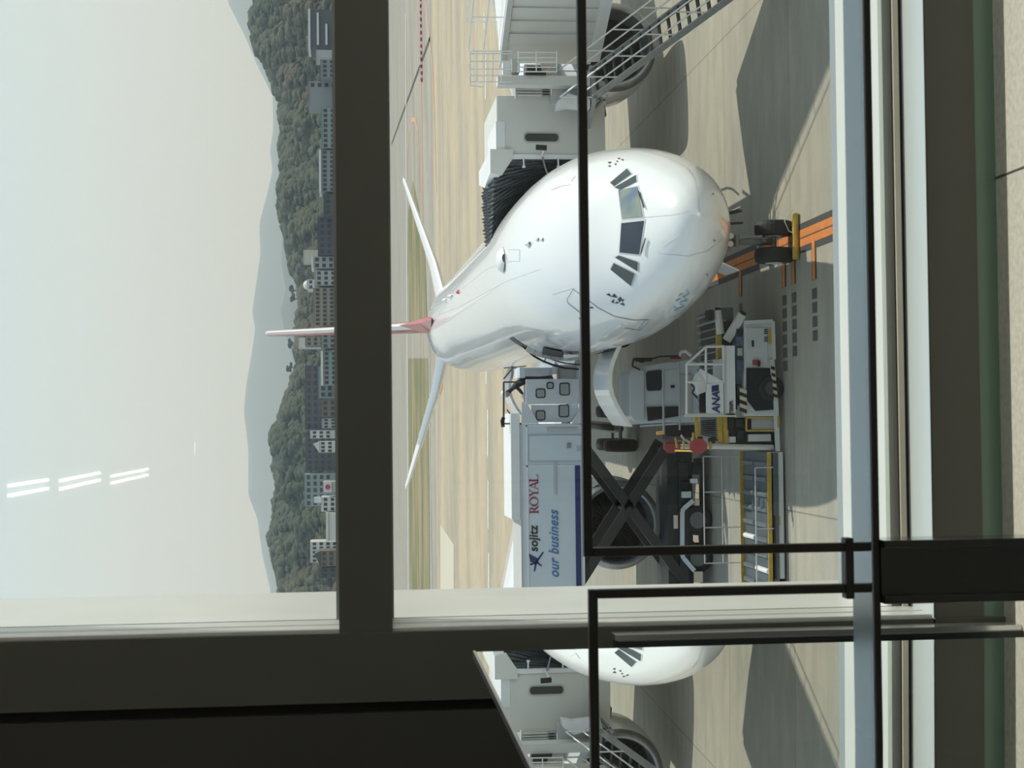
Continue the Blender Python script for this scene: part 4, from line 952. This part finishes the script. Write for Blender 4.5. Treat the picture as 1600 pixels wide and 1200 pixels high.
# front conveyor deck, raised
DECK = mat('deck_blue_grey', (.10,.125,.145), .4, .3, .15, 3)
zD = at(1128, 500, y=YL+.6).z; xd1 = at(1110, 486, y=YL+2).x; xd0 = at(1110, 650, y=YL+2).x
MB().box(xd0-.4, xd1, YL+.7, YL+3.7, zD-.35, zD-.06).build('front_deck', DECK, ld)
mb = MB(); k = 0
while xd0+k*.22 < xd1-.1: mb.tube((xd0+.05+k*.22, YL+.85, zD-.02), (xd0+.05+k*.22, YL+3.6, zD-.02), .055, 8); k += 1
mb.build('roller_bed', mat('roller_grey', (.20,.23,.25), .3, .5, .1), ld)
mb = MB(); mb.box(xd0-.4, xd1-.35, YL+.55, YL+.7, zD-.1, zD+.16); mb.build('deck_guide', YEL, ld)
lb(1108,500,1115,484,.5,'deck_nose',DARK,YL+.4)
mb = MB(); mb.tube(at(1121,485,y=YL+.5), at(1126,522,y=YL+.5), .11, 10); mb.build('bumper_roll', LW, ld); MB().tube(at(1122,481,y=YL+.5), at(1121.5,485,y=YL+.5), .08, 10).build('bumper_end', BLACK, ld)
a = at(1160,491,y=YL+.1); b = at(1135,532,y=YL+.3)
MB().bar(a, b, .18, .22).build('bumper_arm', LW, ld, bevel=.02); MB().bar(a, a+(a-b).normalized()*.08, .14).build('arm_end', BLACK, ld)
# mast block under the deck
lb(1130,640,1150,502,2.6,'lift_frame',DARK,YL+.5); lb(1150,600,1163,510,.3,'side_equipment',mat('equipment_blue', (.10,.15,.22), .5, 0, .5, 3),YL+.15)
for (a0,b0,a1,b1,m_) in ((1151,523,1161,514,DARK),(1151,540,1162,526,mat('equipment_blue', None)),(1152,556,1160,544,GREYP),(1151,580,1162,562,mat('equipment_blue', None)),(1134,566,1143,550,NAVY),(1136,548,1143,540,WPAINT)): lb(a0,b0,a1,b1,.05,'control_box',m_,YL+.06,.01)
# operator stand
YO = YL-.15
lb(1104,646,1131,598,.06,'stand_panel',WPAINT,YO); lb(1131,646,1148,540,.12,'stand_skirt',WPAINT,YO+.03)
MB().prism(lp(YO, (1104,600),(1091,584),(1094,576),(1131,597)), (0,.06,0)).build('console_side', WPAINT, ld)
MB().prism(lp(YO-.02, (1087,598),(1093,582),(1103,598),(1103,612),(1090,617)), (0,.5,0)).build('console', mat('console_white', (.62,.63,.62), .45), ld, bevel=.01)
text('ANA', 'lettering_ana', NAVY, at(1124.5, 645, y=YO-.02), .30, ld, bold=.008, shear=.15, sx=.92)
MB().prism(lp(YO-.015, (1112,612.5),(1123,610.5),(1123,601),(1112,603)), (0,.01,0)).build('ana_flash', NAVY, ld)
text('TEREPL', 'lettering_small', DARK, at(1145.5, 646, y=YO+.01), .14, ld, bold=.004, sx=.80)
mb = MB()
for z_ in ((1131,541),): pass
RP = [((1073,569),(1103,542)),((1103,542),(1131,541)),((1073,569),(1131,569)),((1103,542),(1103,598)),((1073,569),(1073,648)),((1073,648),(1131,648)),((1073,597),(1093,597)),((1131,541),(1131,598))]
for a, b in RP: mb.tube(at(*a,y=YO), at(*b,y=YO), .035, 8)
for a, b in (((1073,569),(1103,542)),((1103,542),(1131,541)),((1073,569),(1073,640))): mb.tube(at(*a,y=YO+1.1), at(*b,y=YO+1.1), .03, 8)
mb.build('stand_railing', mat('rail_white', (.66,.67,.66), .4), ld)
lb(1093,644,1104,612,.05,'stand_seat_back',DARK,YO+.7); lb(1131,650,1133,560,1.2,'stand_floor',GREYP,YO)
mb = MB(); mb.path([at(1080,600,y=YO+.2), at(1085,606,y=YO+.2), at(1082,614,y=YO+.2), at(1090,622,y=YO+.2)], .03); mb.path([at(1090,600,y=YO+.3), at(1088,612,y=YO+.3), at(1096,618,y=YO+.3)], .025)
mb.build('control_levers', DARK, ld)
mb = MB(); mb.bar(at(1070,650,y=YO), at(1150,650,y=YO), .10, .05); mb.build('stand_edge', CREAM, ld)
# scissor bay between stand and rear deck
mb = MB()
for a, b in (((1088,652),(1092,690)),((1125,652),(1125,700)),((1132,652),(1134,700))): mb.bar(at(*a,y=YL+.3), at(*b,y=YL+.3), .09, .12)
for a, b in (((1166,653),(1212,653)),((1166,673),(1212,673)),((1166,653),(1166,673)),((1068,690),(1068,702)),((1110,690),(1110,703)),((1083,676),(1083,690))): mb.bar(at(*a,y=YL+.1), at(*b,y=YL+.1), .05)
mb.build('yellow_frame', YEL, ld)
lb(1092,700,1123,655,.4,'ribbed_pack',GREYP,YL+1.2)
mb = MB()
for k in range(9): mb.bar(at(1095,658+k*2.6,y=YL+1.1), at(1118,656+k*3.4,y=YL+1.1), .03)
mb.build('hose_bundle', DARK, ld)
lb(1140,700,1210,652,.1,'bay_floor',DARK,YL+.4)
mb = MB()
for k in range(9): a = at(1174,670-k*1.9,y=YL+.2); b = at(1210,670-k*1.9,y=YL+.2); mb.bar(a, b, .03)
mb.build('bay_grating', GREYP, ld)
for i_, (a0,b0,a1,b1) in enumerate(((1150,668,1163,655),(1152,686,1164,672),(1168,662,1176,655),(1090,690,1098,682),(1110,693,1118,684),(1140,692,1150,682),(1170,690,1205,678))): lb(a0,b0,a1,b1,.3,'hydraulic_unit',LW if i_ in (5,6) else DARK,YL+.25,.02)
mb = MB(); mb.bar(at(1036,684,y=YL+2.0), at(1208,690,y=YL+.3), .08, .10); mb.bar(at(1040,692,y=YL+2.0), at(1200,694,y=YL+.6), .05, .06); mb.build('cross_member', DARK, ld)
mb = MB()
for k in range(14): mb.bar(at(1064+k*8,680+(k*7)%9,y=YL+.5), at(1070+k*8,688+(k*5)%7,y=YL+.5), .05)
mb.build('hydraulic_pipes', mat('pipe_cream', (.45,.42,.30), .5), ld)
# masts with red octagonal end plates
for i_, (tp, bt, yy) in enumerate(((1093,1208,YL+.2),(1052,1104,YL+2.4))):
    a = at(tp, 697, y=yy); b = at(bt, 699, y=yy)
    MB().tube(a, b, .075, 12).build('mast', mat('mast_cream', (.55,.54,.48), .4, 0, .1), ld)
    a = at(tp-2, 697, y=yy-.12); pr8 = [a+Vector((.22*math.cos(PI/8+k*PI/4), 0, .26*math.sin(PI/8+k*PI/4)-.0)) for k in range(8)]
    MB().prism([q+Vector((0,-.02,0)) for q in pr8], (0,.05,0)).build('octagon_plate', mat('octagon_red', (.36,.05,.06), .45), ld)
mb = MB(); mb.bar(at(1055,704,y=YL+1.4), at(1090,705,y=YL+.4), .05, .04); mb.bar(at(1055,684,y=YL+1.4), at(1058,700,y=YL+1.4), .05); mb.build('octagon_brace', YEL, ld)
MB().tube(at(1037,676,y=YL+1.5), at(1026,677,y=YL+1.5), .05).build('beacon_light', mat('lamp_amber', (.7,.35,.1), .3, 0, .1), ld)
# rear deck with rollers, lowered
zR = at(1180, 800, y=YL+1.4).z; x1_ = at(1180,706,y=YL+1.4).x; x0_ = -6.3
yR0 = at(1203,800,z=zR).y; yR1 = at(1159,800,z=zR).y
MB().box(x0_, x1_, yR0, yR1, zR-.25, zR-.06).build('rear_deck', DECK, ld)
mb = MB(); m2 = MB(); k = 0
while x0_+k*.42 < x1_-.3:
    for (f0, f1) in ((.10,.50),(.54,.92)):
        x_ = x0_+.1+k*.42; ya_, yb_ = yR0+(yR1-yR0)*f0, yR0+(yR1-yR0)*f1
        (m2 if (k*7+int(f0*10)) % 9 == 0 else mb).tube((x_, ya_, zR-.03), (x_, yb_, zR-.03), .075, 8)
    k += 1
mb.build('roller_bed', mat('roller_grey', None), ld); m2.build('pale_roller', WPAINT, ld)
mb = MB(); mb.box(x0_, x1_, yR0, yR0+.05, zR-.1, zR+.05); mb.box(x0_, x1_, yR1-.05, yR1, zR-.1, zR+.05); mb.build('deck_guide', YEL, ld)
gr = MB(); y2 = yR1+.1
for z_ in (.55, 1.1): gr.tube((x0_+2.2, y2, zR+z_), (x1_-.15, y2, zR+z_), .02, 6)
for k in range(4): x_ = x1_-.15-k*(x1_-.15-x0_-2.2)/3; gr.tube((x_, y2, zR), (x_, y2, zR+1.1), .02, 6)
gr.tube((x1_-.4, yR0-.02, zR+.4), (x0_+1.9, yR0-.02, zR+.4), .02, 6)
for x_ in (x1_-.4, -2.9, x0_+1.9): gr.tube((x_, yR0-.02, zR-.1), (x_, yR0-.02, zR+.4), .02, 6)
gr.build('guard_rail', GREYP, ld)

# ================================================================ HILLS, TOWN, HAZE
HILLM = mat('forest_canopy', (.050,.072,.040), .95, 0, .3, .035, .6, col2=(.020,.034,.022))
MTN = mat('mountain_forest', (.045,.06,.05), .95, 0, .2, .004)
def ridge(name, prof, D, depth, m, base=0, rough=0, nx=180, nd=12, back=1.0):
    """terrain rising to a crest at distance D that follows a silhouette; the slope in front runs down over depth metres"""
    prof = sorted(prof); mb = MB(); rows = []
    def sil(py):
        if py <= prof[0][0]: return prof[0][1]
        for (a, u), (b, v) in zip(prof, prof[1:]):
            if py <= b: return u+(v-u)*(py-a)/(b-a)
        return prof[-1][1]
    pys = [prof[0][0]+(prof[-1][0]-prof[0][0])*i/nx for i in range(nx+1)]
    crest = [at(sil(py), py, y=D) for py in pys]
    rnd = random.Random(3)
    for j in range(nd+3):
        row = []
        for i, c in enumerate(crest):
            t = j/nd
            if t <= 1:
                y = D-depth*(1-t); z = base+(c.z-base)*(math.sin(t*PI/2)**1.15)
                g = math.sin(i*.21+j*.9)*.5+math.sin(i*.53-j*1.3)*.3
                if 0 < t < 1: z += rough*2.2*g*math.sin(PI*t)*(1-.0*t); z = min(z, base+(c.z-base)*(.25+.75*t**.6))
                xx = c.x*(y/D)
            else:
                y = D+depth*(t-1)*3; z = c.z*(1-(t-1)*3); xx = c.x*(y/D)
            if rough: z += rnd.uniform(-1,1)*rough*.30*(0 if t > 1 else 1)*(.3+.7*(t < 1))
            row.append(Vector((xx, y, z)))
        rows.append(row)
    mb.loft(rows, close=False); o = mb.build(name, m, smooth=True); tag(o, kind='structure'); return o, rows
near = [(-140,402),(-60,396),(0,399),(22,391),(50,392),(82,401),(102,414),(130,426),(160,436),(185,436),(200,441),(225,437),(250,440),(297,435),(332,436),(357,442),(382,447),(415,454),(442,464),(470,467),(512,462),(540,460),(571,467),(582,461),(597,455),(620,447),(653,436),(680,420),(700,424),(717,428),(760,432),(787,428),(807,432),(822,424),(837,419),(870,428),(917,435),(960,440),(1060,450),(1200,455)]
mid = [(320,470),(350,452),(375,440),(412,440),(452,447),(485,439),(520,445),(562,457),(600,470),(640,480)]
far = [(-260,330),(-100,335),(0,355),(12,360),(55,382),(100,401),(150,426),(200,427),(237,422),(265,426),(297,419),(350,405),(395,407),(440,401),(487,394),(515,399),(572,390),(600,385),(643,381),(700,388),(773,388),(810,402),(867,410),(920,422),(1010,430),(1100,420),(1300,425)]
near = [(a_, b_+2) for a_, b_ in near]
hill, rows = ridge('hill_near', near, 1500, 560, HILLM, 6, 9, 200, 14)
ridge('hill_middle', mid, 4300, 800, MTN, 10, 0, 60, 5)
ridge('hill_far', far, 7200, 2200, MTN, 10, 0, 160, 6)
# tree crowns clothing the hill: uncountable, one object
hb = BVHTree.FromPolygons([tuple(v) for r_ in rows for v in r_], [(i*len(rows[0])+j, i*len(rows[0])+j+1, (i+1)*len(rows[0])+j+1, (i+1)*len(rows[0])+j) for i in range(len(rows)-1) for j in range(len(rows[0])-1)])
def ico(c, r, sq, rnd, mb):
    k = len(mb.v); P_ = []
    for i, (zz, n_) in enumerate(((.95,1),(.55,6),(-.05,7),(-.6,5))):
        for j in range(n_):
            a = 2*PI*(j+.5*i)/n_+rnd.random()*.4; rr_ = math.sqrt(max(0,1-zz*zz))*r*rnd.uniform(.85,1.18); P_.append(Vector((c.x+rr_*math.cos(a), c.y+rr_*math.sin(a), c.z+zz*r*sq*rnd.uniform(.9,1.1))))
    mb.v += P_
    for j in range(6): mb.f.append((k, k+1+j, k+1+(j+1)%6))
    for j in range(7):
        a = 1+(j*6//7) % 6; b = 1+((j+1)*6//7) % 6
        mb.f.append((k+a, k+7+j, k+7+(j+1)%7) if a == b else (k+a, k+7+j, k+7+(j+1)%7, k+b))
    for j in range(5):
        a = 7+(j*7//5); b = 7+((j+1)*7//5) % 7; mb.f.append((k+a, k+14+j, k+14+(j+1)%5, k+b))
rnd = random.Random(11); mbf = MB(); mi = []
W_ = len(rows[0])
for q in range(24000):
    i = rnd.random()**.8*14; j = rnd.random()*(W_-1); i0, j0 = min(int(i), 13), int(j); a = rows[i0][j0]; b = rows[i0+1][min(j0+1,W_-1)]
    c = a.lerp(b, rnd.random()); pj = (c.x/c.y-.027)*2400
    if abs(pj) > 720 or c.y < 1015: continue
    r_ = rnd.uniform(2.8, 5.2) if i0 < 12 else rnd.uniform(2.5,4.5)
    grp = int((math.sin(c.x*.013+c.y*.01)+math.sin(c.x*.031-1)+2)/4*3+rnd.random()*1.6) % 4
    ico(c+Vector((0,0,r_*.2-(1 if i0 >= 12 else 0))), r_, .7, rnd, mbf); mi += [grp]*(len(mbf.f)-len(mi))
me = bpy.data.meshes.new('forest_canopy'); me.from_pydata([tuple(v) for v in mbf.v], [], mbf.f)
for cs in ((.035,.052,.032),(.048,.066,.036),(.064,.078,.042),(.080,.074,.050)): me.materials.append(mat('foliage_%d' % int(cs[0]*1000), cs, .95, 0, .35, .2))
me.polygons.foreach_set('material_index', mi); me.shade_smooth(); o = bpy.data.objects.new('forest_canopy', me); C.objects.link(o); tag(o, kind='stuff')
# lone tall pines standing above the ridge line
pine0 = None
PT = [(456,454,464,'leftmost'),(457,467,467,''),(452,574,470,''),(456,590,468,''),(453,536,463,'')]
desc = ['tall lone pine with a flat crown above the hill, first left of the fin tip pair nearest the ridge notch','tall lone pine with a flat crown beside its taller twin on the ridge','tall slim lone pine with a flat crown on the ridge beyond the airliner fin','short lone pine with a flat crown low on the rising ridge','small lone pine showing just beside the airliner fin']
desc = ['lone flat-crowned ridge pine at the foot of the wooded hill end','lone flat-crowned ridge pine beside the gap, nearer the airliner fin','tallest lone flat-crowned pine, standing clear above the ridge','lone flat-crowned pine low on the rising wooded slope','small lone pine showing close beside the airliner fin']
for i_, (px, py, pb, _) in enumerate(PT):
    a = at(px, py, y=1490); b = at(pb+8, py, y=1490); t = thing('pine_tree', desc[i_], 'tree', b, 'lone pines on the ridge')
    MB().tube(b, a, .9, 6, .5).build('trunk', mat('trunk_brown', (.05,.04,.03), .9), t)
    mb = MB()
    for k in range(7): ico(a+Vector((rnd.uniform(-3.5,3.5), rnd.uniform(-2,2), rnd.uniform(-2,2.0))), rnd.uniform(1.9,3.2), .6, rnd, mb)
    mb.build('crown', mat('foliage_35', None), t)
# town
BW = {}
def bm_(nm, c): return mat(nm, c, .7, 0, .08, .05)
cols = dict(grey=(.30,.31,.32), pale=(.50,.50,.50), white=(.72,.72,.70), brown=(.22,.18,.15), mauve=(.12,.115,.14), green=(.30,.36,.36), cream=(.62,.58,.48), tan=(.34,.29,.24), dark=(.10,.11,.12))
winm = mat('town_window', (.035,.04,.05), .3); slabm = mat('town_white_slab', (.75,.75,.74), .6)
TL = [ # top px, py0, py1, colour, floors, columns, distance, look
 (485,14,77,'dark',3,0,820,'open-sided car deck with long white floor edges'),
 (495,77,90,'pale',0,0,815,'small pale block with a sloping side beside the white-edged deck'),
 (483,126,167,'grey',5,1,800,'plain grey slab block with one stack of windows at its edge'),
 (502,92,122,'grey',2,4,790,'low grey building between the small pale block and the grey slab block'),
 (503,168,232,'green',2,8,780,'long low green-grey shed below the wooded hill'),
 (502,234,300,'grey',2,9,781,'long low building with a bright white roof edge'),
 (507,302,336,'dark',2,4,779,'low dark shed beside the latticed car deck'),
 (498,338,399,'mauve',3,6,800,'latticed parking deck with open floors'),
 (490,400,420,'pale',3,2,805,'narrow pale block with a white cap beside the parking deck'),
 (493,422,447,'pale',3,3,802,'light grey block with a row of three dark openings'),
 (475,390,410,'cream',0,0,1000,'bright cream house standing alone on the wooded slope'),
 (481,436,453,'white',1,2,950,'small white building with a round dome on top'),
 (491,449,510,'tan',4,9,800,'long grey-brown apartment block in front of the fin'),
 (478,526,541,'tan',3,2,880,'small brown tower block just behind the fin'),
 (467,527,544,'white',0,0,960,'thin bright white wall standing above the trees by the fin'),
 (503,512,545,'grey',2,4,790,'low grey building at the foot of the fin'),
 (505,548,602,'green',2,7,792,'long grey hall with a bright white roof line'),
 (478,570,672,'mauve',3,9,880,'very long dark mauve apartment block behind the brown building'),
 (499,572,622,'green',3,5,818,'grey-green glazed office block before the long mauve block'),
 (503,624,652,'brown',3,3,797,'square brown building with small dark windows'),
 (504,653,670,'pale',2,3,799,'pale low block beside the square brown building'),
 (486,672,686,'white',3,2,830,'striped white block with a notched roof'),
 (499,689,708,'white',3,3,796,'white gabled block with dark balconies'),
 (479,674,736,'mauve',4,7,870,'dark mauve apartment block behind the white gabled block'),
 (477,740,792,'green',4,5,860,'blue-grey block with long pale balcony lines'),
 (506,752,770,'pale',0,0,795,'pale block carrying a sign with a red disc'),
 (503,776,800,'white',2,3,798,'white block with a tall chimney-like stair tower'),
 (513,800,846,'white',0,0,794,'long low white roof line at the foot of the hill'),
 (486,846,880,'white',4,5,830,'bright white apartment block with small windows'),
 (501,860,886,'brown',2,3,796,'brown block with a dark sloping roof in front of the white block'),
 (503,886,904,'dark',2,2,799,'dark low block at the end of the town nearest the window jamb'),
]
for k, (px, p0, p1, cn, nf, nc, D, look) in enumerate(TL):
    a = at(px, p1, y=D); b = at(px, p0, y=D); x0, x1 = sorted((a.x, b.x)); x0 += .25; x1 -= .25; zt_ = (a.z+b.z)/2; dp = 18; bs = -1.0
    t = thing('town_building', look, 'building', ((x0+x1)/2, D, 0), 'buildings of the town beyond the runway')
    wl = MB().box(x0, x1, D, D+dp, bs, zt_).build('wall', bm_('town_'+cn, cols[cn]), t)
    if 'white roof' in look or 'white cap' in look or 'white floor' in look or 'roof line' in look:
        MB().box(x0-.1, x1+.1, D-1, D+dp, zt_, zt_+1.2).build('roof_edge', slabm, t)
    else: MB().box(x0, x1, D-.3, D+dp, zt_, zt_+.5).build('roof_edge', bm_('town_roof_'+cn, tuple(v*.8 for v in cols[cn])), t)
    fh = min(3.6, (zt_-12)/max(1,nf)) if nf else 0
    if 'white floor' in look:
        for f in range(2): MB().box(x0+2, x1-(2+f*6), D-1.5, D, zt_-4.5*(f+1), zt_-4.5*(f+1)+1.1).build('floor_edge', slabm, t)
    elif nf and nc:
        w0 = None
        for f in range(nf):
            for c_ in range(nc):
                cw = (x1-x0)/nc; xx = x0+cw*(c_+.18); z_ = zt_-fh*(f+1)+fh*.25
                if nc == 1: xx = x1-3; cw_ = 2
                else: cw_ = cw*.62
                if w0 is None or nc == 1: w0 = MB().box(0, cw_, -.25, .1, 0, fh*.5).build('window', winm, t)
                else: w0 = w0.copy(); C.objects.link(w0)
                w0.parent = t; w0.matrix_parent_inverse = Matrix.Identity(4); w0.location = Vector((xx, D, z_))-t.location
    if 'dome' in look:
        c = Vector(((x0+x1)/2, D+4, zt_)); MB().loft([[c+Vector((3*math.cos(p)*math.cos(q), 3*math.cos(p)*math.sin(q), 3*math.sin(p))) for q in [2*PI*i/14 for i in range(14)]] for p in [PI/2*i/5 for i in range(6)]], True, True).build('dome', slabm, t, smooth=True)
    if k in (22, 29):
        MB().prism([(x0,D-.5,zt_),(x1,D-.5,zt_),((x0+x1)/2+(x1-x0)*.3,D-.5,zt_+3.2)], (0,dp,0)).build('gable_roof', slabm if k == 22 else bm_('town_roof_dark', (.16,.17,.19)), t)
    if 'red disc' in look:
        MB().box(x0, x1, D-.8, D-.3, zt_-4, zt_).build('sign_board', slabm, t); MB().tube(((x0+x1)/2, D-1.2, zt_-2), ((x0+x1)/2, D-.7, zt_-2), 1.3, 16).build('sign_disc', mat('sign_red', (.5,.05,.1), .5), t)
    if 'stair tower' in look: MB().box(x1-3, x1, D+1, D+5, zt_, zt_+4).build('stair_tower', slabm, t)
# haze over the far land
m = bpy.data.materials.new('haze'); m.use_nodes = True; n = m.node_tree; n.nodes.clear()
vo = n.nodes.new('ShaderNodeVolumeScatter'); oo = n.nodes.new('ShaderNodeOutputMaterial')
vo.inputs['Color'].default_value = (.66,.82,1,1); vo.inputs['Density'].default_value = 2.3e-4; vo.inputs['Anisotropy'].default_value = .1
n.links.new(vo.outputs[0], oo.inputs['Volume'])
hz_ = MB().box(-6000, 6000, 560, 12500, -2, 1200).build('haze', m); tag(hz_, kind='stuff')
